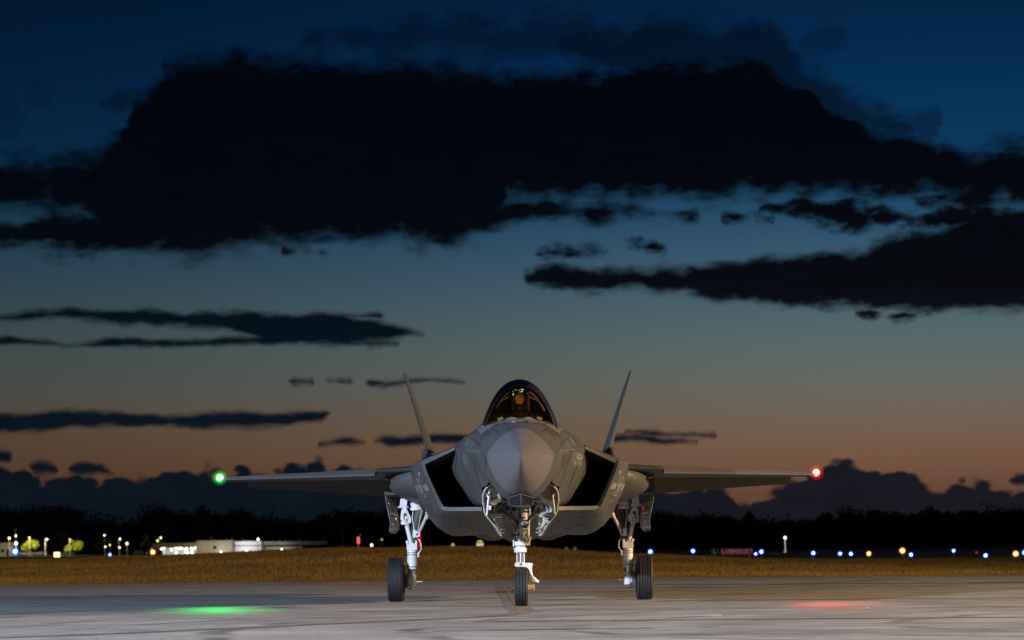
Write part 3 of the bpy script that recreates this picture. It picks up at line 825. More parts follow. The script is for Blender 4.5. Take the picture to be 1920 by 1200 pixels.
# ---- surface finder for markings
BV = BVHTree.FromPolygons([Vector(p) for p in fore.v] + [Vector(p) for p in rad.both().v] + [Vector(p) for p in center.v],
                          [q for q in fore.f] + [tuple(i + len(fore.v) for i in q) for q in rad.both().f] + [tuple(i + len(fore.v) + len(rad.both().v) for i in q) for q in center.f], all_triangles=False)
def hit_front(x, z, off=0.004):
    h = BV.ray_cast(Vector((x, -6, z)), Vector((0, 1, 0)))
    if h[0] is None: return None
    n = h[1] if h[1].y < 0 else -h[1]
    return h[0] + n * off
def hit_side(y, z, sx, off=0.004):
    h = BV.ray_cast(Vector((6 * sx, y, z)), Vector((-sx, 0, 0)))
    if h[0] is None: return None
    n = h[1] if h[1].x * sx > 0 else -h[1]
    return h[0] + n * off
def hit_top(x, y, off=0.004):
    h = BV.ray_cast(Vector((x, y, 8)), Vector((0, 0, -1)))
    n = h[1] if h[1].z > 0 else -h[1]
    return h[0] + n * off
def strip_on(finder, pts, w, n=24):
    """thin strip lying on the skin along 2-D points"""
    P = [finder(*p) for p in [(q.x, q.y) for q in linsample([(a, b, 0) for a, b in pts], n)]]
    P2 = [(q.x, q.y) for q in linsample([(a, b, 0) for a, b in pts], n)]
    b = MB(); L = []; R = []
    for i, (x, y) in enumerate(P2):
        x0, y0 = P2[max(0, i - 1)]; x1, y1 = P2[min(n - 1, i + 1)]
        dx, dy = x1 - x0, y1 - y0; l = math.hypot(dx, dy) or 1; nx, ny = -dy / l * w / 2, dx / l * w / 2
        a = finder(x + nx, y + ny); c = finder(x - nx, y - ny)
        if a is None or c is None:
            if len(L) > 1: b.loft([L, R])
            L = []; R = []; continue
        L.append(a); R.append(c)
    if len(L) > 1: b.loft([L, R])
    return b
# radome joint, round the nose
ring = MB()
J1 = [Vector(p) for p in UP[NRAD - 1]] + [Vector(p) for p in LO[NRAD - 1]]
for a, zc in ((J1, 0),):
    o_ = [Vector((p.x * 1.006, 1.893, 2.3 + (p.z - 2.3) * 1.006)) for p in a]; i_ = [Vector((p.x * 1.008, 1.912, 2.3 + (p.z - 2.3) * 1.008)) for p in a]
    ring.loft([o_, i_])
ring.both().build('radome_joint', 'seam_dark', JET, smooth=60)
# panel lines and strips
for sx in (1, -1):
    f = lambda x, z, sx=sx: hit_front(x * sx, z, 0.0035)
    for pts, w, m in (([(.80,2.66),(.865,2.55)], .012, 'stencil_dim'), ([(.60,2.10),(.545,1.97)], .010, 'seam_dark'),
                      ([(.50,1.99),(.46,1.88)], .008, 'seam_dark'), ([(.585,2.42),(.535,2.30),(.53,2.16)], .006, 'seam_dark'),
                      ([(.62,2.40),(.74,2.44),(.86,2.48)], .006, 'stencil_dim'), ([(.66,2.62),(.60,2.44)], .006, 'seam_dark'),
                      ([(.80,2.43),(.70,2.12),(.60,1.86)], .008, 'seam_dark')):
        b = strip_on(f, pts, w); 
        if b.f: b.build('panel_line', m, JET, smooth=60)
    for pts in ([(5.75, 2.31), (5.95, 2.05), (5.85, 1.62)], [(6.35, 2.30), (6.55, 2.0), (6.42, 1.5)], [(5.6, 1.78), (6.3, 1.72), (6.9, 1.74)], [(6.0, 2.22), (6.5, 2.2), (6.95, 2.22)]):
        b = strip_on(lambda y, z, sx=sx: hit_side(y, z, sx, 0.003), pts, .012)
        if b.f: b.build('panel_line', 'seam_dark', JET, smooth=60)
    for pts in ([(.40, 2.45), (.52, 2.62), (.62, 2.95)], [(.62, 2.75), (.70, 3.3), (.80, 4.2)], [(.30, 2.05), (.36, 2.2), (.40, 2.45)]):
        b = strip_on(lambda x, y, sx=sx: hit_top(x * sx, y, 0.003), pts, .012)
        if b.f: b.build('panel_line', 'seam_dark', JET, smooth=60)
    for pts in ([(.93, 2.46), (.90, 2.2), (.78, 1.9)], [(1.0, 2.44), (1.06, 2.2), (.98, 1.98)], [(1.0, 1.50), (1.02, 1.28)], [(1.25, 1.50), (1.30, 1.32)], [(.90, 1.42), (1.15, 1.43), (1.33, 1.46)]):
        b = strip_on(f, pts, .011)
        if b.f: b.build('panel_line', 'seam_dark', JET, smooth=60)
    def patch(fn, A, B, C, D, m, n=6):
        rows = []
        for i in range(n + 1):
            u = i / n; row = []
            for k in range(n + 1):
                w = k / n
                x = (A[0] * (1 - u) + D[0] * u) * (1 - w) + (B[0] * (1 - u) + C[0] * u) * w
                y = (A[1] * (1 - u) + D[1] * u) * (1 - w) + (B[1] * (1 - u) + C[1] * u) * w
                row.append(fn(x, y))
            rows.append(row)
        if any(p is None for r_ in rows for p in r_): return
        b = MB(); b.loft(rows); b.build('access_panel', m, JET, smooth=60)
    ft = lambda x, y, sx=sx: hit_top(x * sx, y, 0.0025)
    fd = lambda y, z, sx=sx: hit_side(y, z, sx, 0.0025)
    ff = lambda x, z, sx=sx: hit_front(x * sx, z, 0.0025)
    patch(ft, (.34, 2.30), (.50, 2.42), (.60, 2.95), (.44, 2.66), 'panel_dark')
    patch(ft, (.68, 3.10), (.76, 3.30), (.90, 4.30), (.76, 4.20), 'panel_light')
    patch(fd, (5.62, 2.28), (5.95, 2.28), (6.0, 2.02), (5.72, 2.0), 'panel_light')
    patch(fd, (6.05, 1.66), (6.6, 1.68), (6.55, 1.48), (6.1, 1.48), 'panel_dark')
    patch(ff, (.66, 2.36), (.76, 2.38), (.70, 2.12), (.615, 2.12), 'panel_dark')
    patch(ff, (.82, 2.42), (.93, 2.45), (.90, 2.25), (.79, 2.24), 'panel_light')
    patch(ff, (.95, 1.50), (1.22, 1.50), (1.24, 1.36), (.95, 1.36), 'panel_dark')
    # stencilled lines of tiny lettering
    def ticks(x0, z0, x1, z1, n, h, w, m, name='stencil_lettering', fn=f):
        b = MB(); r = random.Random(int(x0 * 1000) + n)
        for i in range(n):
            t = i / max(1, n - 1)
            x, z = x0 + (x1 - x0) * t, z0 + (z1 - z0) * t
            if r.random() < 0.14: continue
            hh = h * (0.6 + 0.4 * r.random()); ww = w * (0.5 + 0.5 * r.random())
            q = [fn(x + a * ww / 2, z + c * hh / 2) for a, c in ((-1, -1), (1, -1), (1, 1), (-1, 1))]
            if any(p is None for p in q): continue
            b.add(q, [(0, 1, 2, 3)])
        if b.f: b.build(name, m, JET, smooth=0)
    ticks(.455, 2.76, .63, 2.70, 13, .022, .012, 'stencil')
    ticks(.45, 2.79, .60, 2.745, 11, .022, .012, 'stencil')
    if sx > 0:
        for (zz, n) in ((2.30, 9), (2.265, 10), (2.235, 7)): ticks(.86, zz, .98, zz + .02, n, .020, .009, 'stencil')
        for pts in ([(.90,2.345),(.99,2.355)], [(.90,2.345),(.925,2.43)], [(.99,2.355),(1.0,2.44)], [(.925,2.36),(.93,2.41),(.97,2.415),(.97,2.37)], [(.91,2.34),(.98,2.345)]):
            b = strip_on(f, pts, .009)
            if b.f: b.build('stencil_frame', 'stencil', JET, smooth=0)
    else:
        for (a, c) in ((.90, 2.36), (.86, 2.27)): ticks(a, c, a - .04, c - .07, 4, .020, .014, 'stencil_dim')
    ticks(.585, 1.86, .57, 1.78, 4, .02, .02, 'stencil')
    # marks on the cowl side
    fs = lambda y, z, sx=sx: hit_side(y, z, sx, 0.004)
    rz, ry = 1.93, 6.05
    for k in range(1):
        cpts = [(ry + .24 * math.cos(a), rz + .15 * math.sin(a)) for a in [2 * math.pi * i / 28 for i in range(29)]]
        strip_on(fs, cpts, .022, 48).build('insignia_ring', 'stencil_dim', JET, smooth=0)
        st = []
        for i in range(10):
            rr = .21 if i % 2 == 0 else .085
            a = math.pi / 2 + i * math.pi / 5
            st.append((ry + rr * math.cos(a), rz + rr * .65 * math.sin(a)))
        b = MB(); q = [fs(*p) for p in st] + [fs(ry, rz)]
        b.add(q, [(i, (i + 1) % 10, 10) for i in range(10)]); b.build('insignia_star', 'stencil_dim', JET, smooth=0)
        for s2 in (1, -1):
            strip_on(fs, [(ry + s2 * .26, rz), (ry + s2 * .55, rz)], .10, 8).build('insignia_bar', 'stencil_dim', JET, smooth=0)
    b = MB()
    for (y, z) in ((5.62, 2.165), (5.70, 2.15)):
        b.add([fs(y + a * .028, z + c * .022) for a, c in ((-1, -1), (1, -1), (1, 1), (-1, 1))], [(0, 1, 2, 3)])
    b.build('cowl_marking', 'stencil_amber', JET, smooth=0)
    b = MB()
    for (y, z) in ((5.95, 1.70), (6.3, 1.72), (6.4, 1.86)):
        b.add([fs(y + a * .03, z + c * .02) for a, c in ((-1, -1), (1, -1), (1, 1), (-1, 1))], [(0, 1, 2, 3)])
    b.build('cowl_marking', 'stencil_dim', JET, smooth=0)

# ---- canopy, windscreen rim, cockpit
CS = [2.70, 2.78, 2.92, 3.1, 3.35, 3.7, 4.1, 4.6, 5.1, 5.6, 6.0, 6.35]
CB = [0.10, 0.24, 0.36, 0.455, 0.53, 0.585, 0.605, 0.612, 0.612, 0.60, 0.57, 0.50]
CZB = [2.905, 2.90, 2.885, 2.875, 2.868, 2.868, 2.872, 2.88, 2.90, 2.93, 2.99, 3.10]
CT = [2.935, 2.99, 3.08, 3.18, 3.305, 3.45, 3.57, 3.635, 3.65, 3.625, 3.575, 3.49]
PROF = [(1, 0), (.935, .18), (.842, .361), (.765, .50), (.683, .612), (.533, .784), (.313, .927), (.15, .982), (0, 1)]
def canopy_sec(s, k=1.0, lift=0.0):
    b = interp(s, CS, CB) * k; z0 = interp(s, CS, CZB) + lift; h = (interp(s, CS, CT) - z0) * (1 if k == 1.0 else k)
    pr = catmull([(x, 0, z) for x, z in PROF], 15)
    half = [(p.x * b, s, z0 + p.z * h) for p in pr]
    return half + [(-x, y, z) for x, y, z in reversed(half[:-1])]
cn = MB(); cn.loft([canopy_sec(s) for s in CS])
canopy = cn.build('canopy', 'canopy_glass', JET, smooth=60)
# rear fairing hoop of the canopy
for (s0, s1, k, m, nm) in ((5.55, 6.42, 1.004, 'jet_grey', 'canopy_fairing'),):
    b = MB(); b.loft([canopy_sec(s, k, 0.0) for s in (s0, 5.8, 6.1, 6.36)]); b.build(nm, m, canopy, smooth=60)
def arch(s, k, r, a0, a1, m, nm):
    sec = [Vector(p) for p in canopy_sec(s, k, 0.0)]
    n = len(sec); sec = sec[int(a0 * n):int(a1 * n)]
    b = MB(); b.tube(sec, r, 8); b.build(nm, m, canopy, smooth=60)
b = MB(); b.loft([canopy_sec(s, k) for s, k in ((4.15, .90), (4.2, .945), (4.45, .985), (4.75, .985))]); b.build('canopy_bow', 'bow_brown', canopy, smooth=60, solid=.012)
arch(4.9, 0.80, 0.014, 0.16, 0.42, 'amber_frame', 'inner_frame')
arch(4.9, 0.80, 0.014, 0.58, 0.84, 'amber_frame', 'inner_frame')
b = MB(); b.tube([(0, s, interp(s, CS, CT) - 0.012) for s in (4.35, 4.7, 5.1, 5.5)], 0.008, 6); b.build('cutting_cord', 'stencil_dim', canopy)
# rim band in front of the windscreen
rim = MB()
pin, pout = [], []
for i in range(33):
    t = -1 + i / 16.0
    a = abs(t)
    s_i = interp(a, [0, .15, .35, .55, .75, 1], [2.68, 2.72, 2.88, 3.05, 3.40, 4.2]); x_i = interp(a, [0, .15, .35, .55, .75, 1], [0, .18, .35, .46, .565, .64])
    s_o = interp(a, [0, .28, .32, .55, .75, 1], [2.28, 2.30, 2.45, 2.72, 3.10, 4.0]); x_o = interp(a, [0, .28, .32, .55, .75, 1], [0, .17, .26, .47, .605, .70])
    sg = 1 if t >= 0 else -1
    pi = Vector((x_i * sg, s_i)); po = Vector((x_o * sg, s_o))
    pin.append(pi); pout.append(po)
rows = []
for j in range(7):
    rows.append([hit_top(a.x + (b_.x - a.x) * j / 6, a.y + (b_.y - a.y) * j / 6, 0.006) for a, b_ in zip(pin, pout)])
rim.loft(rows); rim.build('windscreen_rim', 'lip_grey', JET, smooth=50)
b = MB()
q = [hit_front(x, z, 0.008) for x, z in [(-.10 + .03 * math.cos(t), 2.845 + .016 * math.sin(t)) for t in [2 * math.pi * k / 10 for k in range(10)]]]
b.add(q, [tuple(range(10))]); b.build('temperature_probe', 'stencil', JET, smooth=0)
b = MB(); b.add([hit_front(x, z, 0.009) for x, z in ((.05, 2.836), (.13, 2.836), (.115, 2.866), (.065, 2.866))], [(0, 1, 2, 3)]); b.build('sensor_port', 'duct_black', JET, smooth=0)
# double-humped deck edge in front of the windscreen and the dark seam along the rim
b = MB(); X_ = [-.42 + .84 * i / 36 for i in range(37)]
def hump(x): return .050 * (math.exp(-((abs(x) - .14) / .105) ** 2)) - .018 * (abs(x) / .42) ** 2
b.loft([[(x, 2.60 + .9 * abs(x) ** 2, 2.885 - .25 * x * x) for x in X_], [(x, 2.665 + .9 * abs(x) ** 2, 2.897 + hump(x) - .25 * x * x) for x in X_], [(x, 2.74 + .9 * abs(x) ** 2, 2.900 + hump(x) - .25 * x * x) for x in X_], [(x, 2.80 + .9 * abs(x) ** 2, 2.86 - .25 * x * x) for x in X_]])
b.build('windscreen_hood', 'lip_grey', JET, smooth=60)
b = MB(); b.loft([[hit_top(p.x * 1.0, p.y, 0.008) for p in pout], [hit_top(p.x * 1.012, p.y - .022, 0.008) for p in pout]]); b.build('rim_seam', 'seam_dark', JET, smooth=60)
# glare shield and cockpit fittings
b = MB()
gs = []
for s, w, z in ((2.95, .30, 2.895), (3.1, .40, 2.925), (3.4, .47, 2.945), (3.8, .50, 2.93), (3.84, .49, 2.80)):
    gs.append([(w * t, s, z - 0.07 * t * t + 0.02 * (1 - math.cos(t * 5)) * (1 if abs(t) < .6 else .6)) for t in [-1 + i / 8 for i in range(17)]])
b.loft(gs); b.build('glare_shield', 'cockpit_black', JET, smooth=50, solid=0.02)
for sx in (1, -1):
    b = MB(); b.box((.30 * sx, 3.02, 2.928), (.085, .14, .012), Matrix.Rotation(0.35 * sx, 3, 'Y') @ Matrix.Rotation(0.35, 3, 'X')); b.build('yellow_pad', 'yellow_pad', JET, bevel=0.006)
b = MB(); b.box((0, 3.93, 2.72), (.86, .05, .26)); ip = b.build('instrument_panel', 'cockpit_black', JET, bevel=0.01)
b = MB(); b.box((0, 3.957, 2.76), (.52, .006, .16)); b.build('display_screen', 'display_glow', ip, smooth=0)
b = MB(); b.box((0, 5.02, 2.72), (.5, .14, .68), Matrix.Rotation(-0.25, 3, 'X')); seat = b.build('ejection_seat', 'seat_black', JET, bevel=0.03)
b = MB(); b.box((0, 5.20, 3.26), (.34, .16, .40), Matrix.Rotation(-0.2, 3, 'X')); b.build('headrest', 'seat_black', seat, bevel=0.04)
b = MB(); b.box((0, 4.72, 2.50), (.46, .5, .12)); b.build('seat_pan', 'seat_black', seat, bevel=0.03)
b = MB(); b.box((0, 4.6, 2.405), (1.0, 2.2, .008)); b.build('cockpit_floor', 'cockpit_black', JET, smooth=0)
for sx in (1, -1):
    b = MB(); b.box((.44 * sx, 4.5, 2.62), (.16, 1.2, .34)); b.build('side_console', 'cockpit_black', JET, bevel=0.015)
b = MB(); b.box((0, 5.62, 2.78), (.86, .05, .7)); b.build('rear_bulkhead', 'cockpit_black', JET, bevel=0.01)

# ---- electro-optical window under the nose
b = MB()
T0, TL, TR = Vector((0, 1.70, 1.738)), Vector((-.19, 2.02, 1.685)), Vector((.19, 2.02, 1.685))
B0, BL, BR = Vector((0, 1.92, 1.553)), Vector((-.143, 2.16, 1.565)), Vector((.143, 2.16, 1.565))
K = Vector((0, 2.85, 1.57)); KL = Vector((-.17, 2.85, 1.66)); KR = Vector((.17, 2.85, 1.66))
b.add([T0, TL, B0, BL], [(0, 1, 3, 2)]); b.add([T0, TR, B0, BR], [(0, 2, 3, 1)]); b.add([TL, BL, KL, K], [(0, 2, 3, 1)]); b.add([TR, BR, KR, K], [(0, 1, 3, 2)]); b.add([BL, B0, BR, K], [(0, 1, 2, 3)])
b.add([T0, TL, TR, KL, KR], [(0, 1, 3, 4, 2)])
eots = b.build('sensor_window', 'sensor_glass', JET, smooth=0)
b = MB()
for a, c in ((T0, TL), (T0, TR), (TL, BL), (TR, BR), (BL, B0), (B0, BR), (T0, B0)):
    b.cyl(a + Vector((0, -.004, 0)), c + Vector((0, -.004, 0)), .006, n=6)
b.build('window_frame', 'lip_grey', eots)

# ---- wings
def le(x): return 6.80 + (x - 1.78) * 0.6745
def te(x): return 12.25 - (x - 1.78) * 0.27
def zw(x): return 2.262 - (x - 1.78) * 0.017
def th(x): return interp(x, [1.7, 2.45, 5.33], [.25, .185, .075])
FOIL = [(0, 0), (.006, .16), (.02, .27), (.05, .42), (.12, .66), (.25, .90), (.42, 1.0), (.6, .86), (.8, .48), (1, .05)]
def wing_sec(x, c0, c1, droop=None):
    """closed section between chord fractions"""
    c = te(x) - le(x); t = th(x) / 2
    fr = sorted({c0, c1} | {f for f, _ in FOIL if c0 < f < c1})
    up = [(f, np.interp(f, [a for a, _ in FOIL], [b for _, b in FOIL])) for f in fr]
    pts = [(x, le(x) + f * c, zw(x) + t * v) for f, v in up] + [(x, le(x) + f * c, zw(x) - t * v * 0.9) for f, v in reversed(up)]
    if droop:
        hy, hz, a = le(x) + droop[0] * c, zw(x), droop[1]
        o = []
        for (px, py, pz) in pts:
            dy, dz = py - hy, pz - hz
            o.append((px, hy + dy * math.cos(a) + dz * math.sin(a), hz - dy * math.sin(a) + dz * math.cos(a)))
        pts = o
    return pts
def wing_mesh(xs, c0, c1, droop=None):
    b = MB(); S = [wing_sec(x, c0(x) if callable(c0) else c0, c1(x) if callable(c1) else c1, (droop(x) if callable(droop) else droop)) for x in xs]
    n = len(S[0]); b.loft(S, closed=True)
    b.add(S[0], [tuple(range(n))]); b.add(S[-1], [tuple(reversed(range(n)))])
    return b
for sx in (1, -1):
    w = wing_mesh([1.70, 2.0, 2.44], 0.0, 0.80); w.join(wing_mesh([2.4405, 3.0, 3.7, 4.4, 4.985], 0.105, 0.795)); w.join(wing_mesh([4.9855, 5.1, 5.25, 5.33], 0.105, 1.0))
    wing = w.side(sx).build('wing', 'jet_grey', JET, smooth=35)
    wing_mesh([2.46, 3.0, 3.7, 4.4, 5.0, 5.30], 0.0, 0.10, (0.10, math.radians(-9))).side(sx).build('leading_edge_flap', 'lip_grey', wing, smooth=40)
    wing_mesh([2.46, 3.0, 3.7, 4.4, 4.975], 0.805, 1.0, lambda x: (0.80, math.radians(interp(x, [2.46, 4.98], [20, 17])))).side(sx).build('flaperon', 'belly_grey', wing, smooth=40)
    # wing-root bulge ahead of the main gear
    F = [(1.70, 2.27), (1.98, 2.25), (2.20, 2.18), (2.265, 2.06), (2.22, 1.93), (2.02, 1.80), (1.80, 1.715), (1.55, 1.62)]
    secs = []
    for s, k in ((6.75, .05), (6.85, .38), (7.05, .62), (7.35, .82), (7.75, .95), (8.15, 1.0), (8.45, 1.0)):
        secs.append([Vector((1.60 + (p.x - 1.60) * k, s, 2.23 + (p.z - 2.23) * (0.35 * k + 0.65 * k ** 0.5))) for p in catmull([(x, 0, z) for x, z in F], 18)])
    b = MB(); b.loft(secs); b.side(sx).build('wing_root_fairing', 'jet_grey', JET, smooth=50)
    b = MB(); b.box((1.93, 9.35, 2.0), (.85, 1.78, .26)); b.side(sx).build('gear_well', 'bay_dark', JET)
    # wing-tip navigation lamp; its glow is built as oversize nested shells
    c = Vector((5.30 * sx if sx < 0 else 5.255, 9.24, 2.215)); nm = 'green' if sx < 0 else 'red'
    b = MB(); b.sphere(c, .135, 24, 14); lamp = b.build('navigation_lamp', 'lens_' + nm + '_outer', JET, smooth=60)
    b = MB(); b.sphere(c, .112, 24, 14); b.build('middle_glow_shell', 'lens_' + nm + '_outer', lamp, smooth=60)
    b = MB(); b.sphere(c, .088, 20, 12); b.build('inner_glow_shell', 'lens_' + nm, lamp, smooth=60)
    b = MB(); b.cyl(c + Vector((0, .1, 0)), c + Vector((0, .34, 0)), .03, .035, 10); b.build('lamp_mount', 'jet_grey', lamp)
    b = MB(); b.sphere(c, .060, 16, 10); b.build('bulb', 'bulb_' + nm, lamp, smooth=60)
    ld = bpy.data.lights.new('navigation_beam', 'SPOT'); ld.energy = 500 if sx < 0 else 340; ld.color = (0.0, 1.0, 0.10) if sx < 0 else (1.0, 0.05, 0.02)
    ld.spot_size = math.radians(25); ld.spot_blend = 1.0; ld.shadow_soft_size = .05
    lo = bpy.data.objects.new('navigation_beam', ld); COL.objects.link(lo); lo.parent = JET
    lo.location = c + Vector((0, -.12, 0)); lo.rotation_euler = (Vector(((4.85 if sx < 0 else 5.1) * sx, 4.2, 0)) - c).to_track_quat('-Z', 'Y').to_euler()
    # tail fin
    b = MB(); S = []
    for t in (0, .33, .66, 1.0):
        x, z = 1.60 + t * .565, 2.62 + t * 1.665; s0, s1 = 10.5 + t * 2.45, 13.35 + t * .95; tk = .075 - .045 * t
        nrm = Vector((math.cos(math.atan2(.565, 1.665)), 0, -math.sin(math.atan2(.565, 1.665))))
        sec = []
        for f, v in ((0, 0), (.04, .5), (.2, .95), (.45, 1), (.75, .6), (1, .06)): sec.append(Vector((x, s0 + f * (s1 - s0), z)) + nrm * tk * v / 1.0)
        for f, v in ((.75, .6), (.45, 1), (.2, .95), (.04, .5)): sec.append(Vector((x, s0 + f * (s1 - s0), z)) - nrm * tk * v)
        S.append(sec)
    b.loft(S, closed=True); b.add(S[0], [tuple(range(10))]); b.add(S[-1], [tuple(reversed(range(10)))])
    b.side(sx).build('tail_fin', 'jet_grey', JET, smooth=40)
    b = MB(); b.sphere((1.66, 11.4, 2.64), 1, 18, 12, (.13, 1.5, .14)); b.side(sx).build('fin_root_fairing', 'jet_grey', JET, smooth=60)
    # tail boom and stabilator
    b = MB(); b.loft([[(x, s, z) for x, z in ((1.2, 2.58), (1.85, 2.45), (1.9, 2.2), (1.5, 1.9), (1.0, 1.9))] for s in (10.0, 12.4)] + [[(x, 15.0, z) for x, z in ((1.3, 2.36), (1.7, 2.32), (1.72, 2.2), (1.5, 2.1), (1.3, 2.1))]], closed=True)
    b.side(sx).build('tail_boom', 'jet_grey', JET, smooth=30)
    b = MB(); b.prism([(1.75, 12.3, 2.23), (3.43, 13.7, 2.19), (3.43, 14.6, 2.19), (1.75, 15.3, 2.23)], (0, 0, .05)); b.side(sx).build('stabilator', 'jet_grey', JET, bevel=0.02)
b = MB(); b.lathe([(0, .56), (.45, .53), (1.0, .44), (1.0, .40), (.3, .45), (0, .3), (0, 0.01)], (0, 14.3, 2.12), 'y', 30); b.build('engine_nozzle', 'dark_metal', JET)
# ventral keel pieces seen under the belly
b = MB(); b.loft([[(-.02, 6.3, 1.13), (0, 6.3, 1.10), (.02, 6.3, 1.13)], [(-.34, 7.4, 1.12), (0, 7.4, .98), (.34, 7.4, 1.12)], [(-.36, 9.2, 1.13), (0, 9.2, .955), (.36, 9.2, 1.13)], [(-.1, 11.0, 1.22), (0, 11, 1.2), (.1, 11, 1.22)]]); b.build('ventral_keel', 'belly_grey', JET, smooth=50)
for sx in (1, -1):
    b = MB(); b.loft([catmull([(.83, s, 1.235 - d * .9), (.70, s, 1.20 - d), (.55, s, 1.16 - d * 1.1), (.34, s, 1.15 - d * .9)], 9) for s, d in ((6.0, -.34), (6.5, -.14), (7.0, .035), (7.6, .085), (9.5, .09), (10.6, -.02))]); b.side(sx).build('weapon_bay_door', 'belly_grey', JET, smooth=50)
    f2 = lambda x, z, sx=sx: hit_front(x * sx, z, 0.004)
    b = strip_on(f2, [(.86, 1.46), (.80, 1.22)], .012)
    if b.f: b.build('panel_line', 'seam_dark', JET, smooth=0)
    b = strip_on(f2, [(.86, 1.30), (1.25, 1.31), (1.40, 1.36)], .006)
    if b.f: b.build('panel_line', 'seam_dark', JET, smooth=0)
# ================================================================== landing gear
def wheel(parent, c, r, w, sx, ribs=4):
    c = Vector(c)
    hw = w / 2
    root = empty('wheel', (0, 0, 0)); root.parent = parent
    prof = [(-hw * .72, r * .58), (-hw * .95, r * .70), (-hw, r * .84), (-hw * .93, r * .94), (-hw * .78, r * .985)]
    n = ribs
    for i in range(n):
        a = -hw * .66 + 1.32 * hw * i / (n - 1)
        prof += [(a - hw * .065, r * .998), (a - hw * .05, r * .968), (a + hw * .05, r * .968), (a + hw * .065, r * .998)]
    prof += [(hw * .78, r * .985), (hw * .93, r * .94), (hw, r * .84), (hw * .95, r * .70), (hw * .72, r * .58)]
    b = MB(); b.lathe(prof, c, 'x', 56); b.build('tyre', 'rubber', root, smooth=32)
    b = MB(); b.lathe([(-hw * .74, r * .60), (-hw * .80, r * .56), (-hw * .62, r * .50), (-hw * .55, r * .22), (-hw * .8, r * .18), (-hw * .8, 0.005)], c, 'x', 32)
    b.lathe([(hw * .74, r * .60), (hw * .80, r * .56), (hw * .62, r * .50), (hw * .55, r * .22), (hw * .8, r * .18), (hw * .8, 0.005)], c, 'x', 32)
    b.lathe([(-hw * .74, r * .585), (hw * .74, r * .585)], c, 'x', 32)
    b.build('rim', 'gear_white', root, smooth=32)
    return root

def gear_root(name): 
    o = empty(name, (0, 0, 0)); o.parent = JET; return o

# ---------------- nose gear
NG_ = gear_root('nose_gear'); S0 = 4.20
wheel(NG_, (0, S0, .292), .292, .212, 1, 4)
def nb(name, fn, m, bevel=0.0, smooth=32):
    b = MB(); fn(b); return b.build(name, m, NG_, smooth=smooth, bevel=bevel)
nb('fork_arm', lambda b: (b.prism([(x, S0 - .05, z) for x, z in ((-.105, .66), (-.085, .70), (.02, .705), (.075, .69), (.185, .685), (.19, .655), (.175, .62), (.178, .56), (.185, .49), (.285, .405), (.285, .375), (.19, .375), (.165, .42), (.145, .52), (.13, .58), (.09, .62), (.02, .625), (-.085, .628))], (0, .10, 0)),), 'gear_white', .008)
nb('axle_arm', lambda b: (b.prism([(x, S0 - .02, z) for x, z in ((.125, .55), (.17, .50), (.205, .40), (.208, .245), (.125, .235))], (0, .12, 0)), b.cyl((.10, S0, .292), (.212, S0, .292), .055, n=20)), 'gear_cream', .008)
nb('tow_pin', lambda b: (b.cyl((.255, S0, .372), (.255, S0, .345), .022), b.cyl((-.145, S0, .292), (-.10, S0, .292), .05, n=20), b.cyl((.0, S0 - .056, .668), (.0, S0 - .05, .668), .02)), 'dark_metal')
nb('piston', lambda b: (b.cyl((-.005, S0, .69), (-.005, S0, .90), .046, n=24),), 'chrome')
nb('torque_link', lambda b: (b.cyl((-.062, S0 - .03, .70), (-.062, S0 - .03, .87), .009), b.cyl((.052, S0 - .03, .70), (.052, S0 - .03, .87), .010), b.box((-.005, S0 - .062, .78), (.022, .02, .17))), 'gear_white')
nb('steering_collar', lambda b: (b.lathe([(.855, .05), (.855, .088), (.868, .10), (.885, .088), (.905, .082), (.955, .082), (.955, .05)], (-.005, S0, 0), 'z', 28), b.cyl((-.11, S0 - .03, .875), (-.06, S0 - .03, .875), .018), b.cyl((-.115, S0 - .02, .915), (-.06, S0 - .02, .915), .014), b.box((.075, S0 - .04, .895), (.035, .05, .05))), 'gear_white')
nb('steering_ring', lambda b: (b.lathe([(.965, .06), (.965, .118), (1.03, .118), (1.035, .06)], (0.005, S0, 0), 'z', 28), b.box((.12, S0 - .02, 1.0), (.055, .08, .07)), b.cyl((-.115, S0 - .06, .95), (-.115, S0 - .06, 1.06), .011), b.cyl((-.02, S0 - .1, .97), (-.02, S0 - .1, 1.03), .016)), 'gear_white', .004)
nb('steering_actuator', lambda b: (b.cyl((-.02, S0 - .05, 1.07), (.145, S0 - .05, 1.085), .036, n=16), b.box((.10, S0 - .06, 1.06), (.09, .1, .06)), b.cyl((.13, S0 - .1, 1.02), (.155, S0 - .1, 1.10), .013), b.cyl((.04, S0 - .09, 1.05), (.04, S0 - .09, 1.13), .017)), 'gear_cream', .004)
nb('strut_cylinder', lambda b: (b.lathe([(1.035, .075), (1.10, .085), (1.16, .105), (1.26, .11), (1.34, .10), (1.55, .10), (1.75, .09)], (0.03, S0, 0), 'z', 24), b.box((.03, S0 - .02, 1.175), (.20, .14, .12)), b.box((-.045, S0 - .06, 1.13), (.06, .06, .10))), 'primer', .006)
nb('strut_fitting', lambda b: (b.box((.07, S0 - .105, 1.14), (.065, .03, .085)), b.cyl((-.10, S0 - .03, 1.17), (-.06, S0 - .09, 1.19), .022), b.cyl((-.085, S0 - .03, 1.22), (-.05, S0 - .09, 1.16), .016), b.cyl((.125, S0, 1.08), (.135, S0, 1.26), .014)), 'gear_cream', .004)
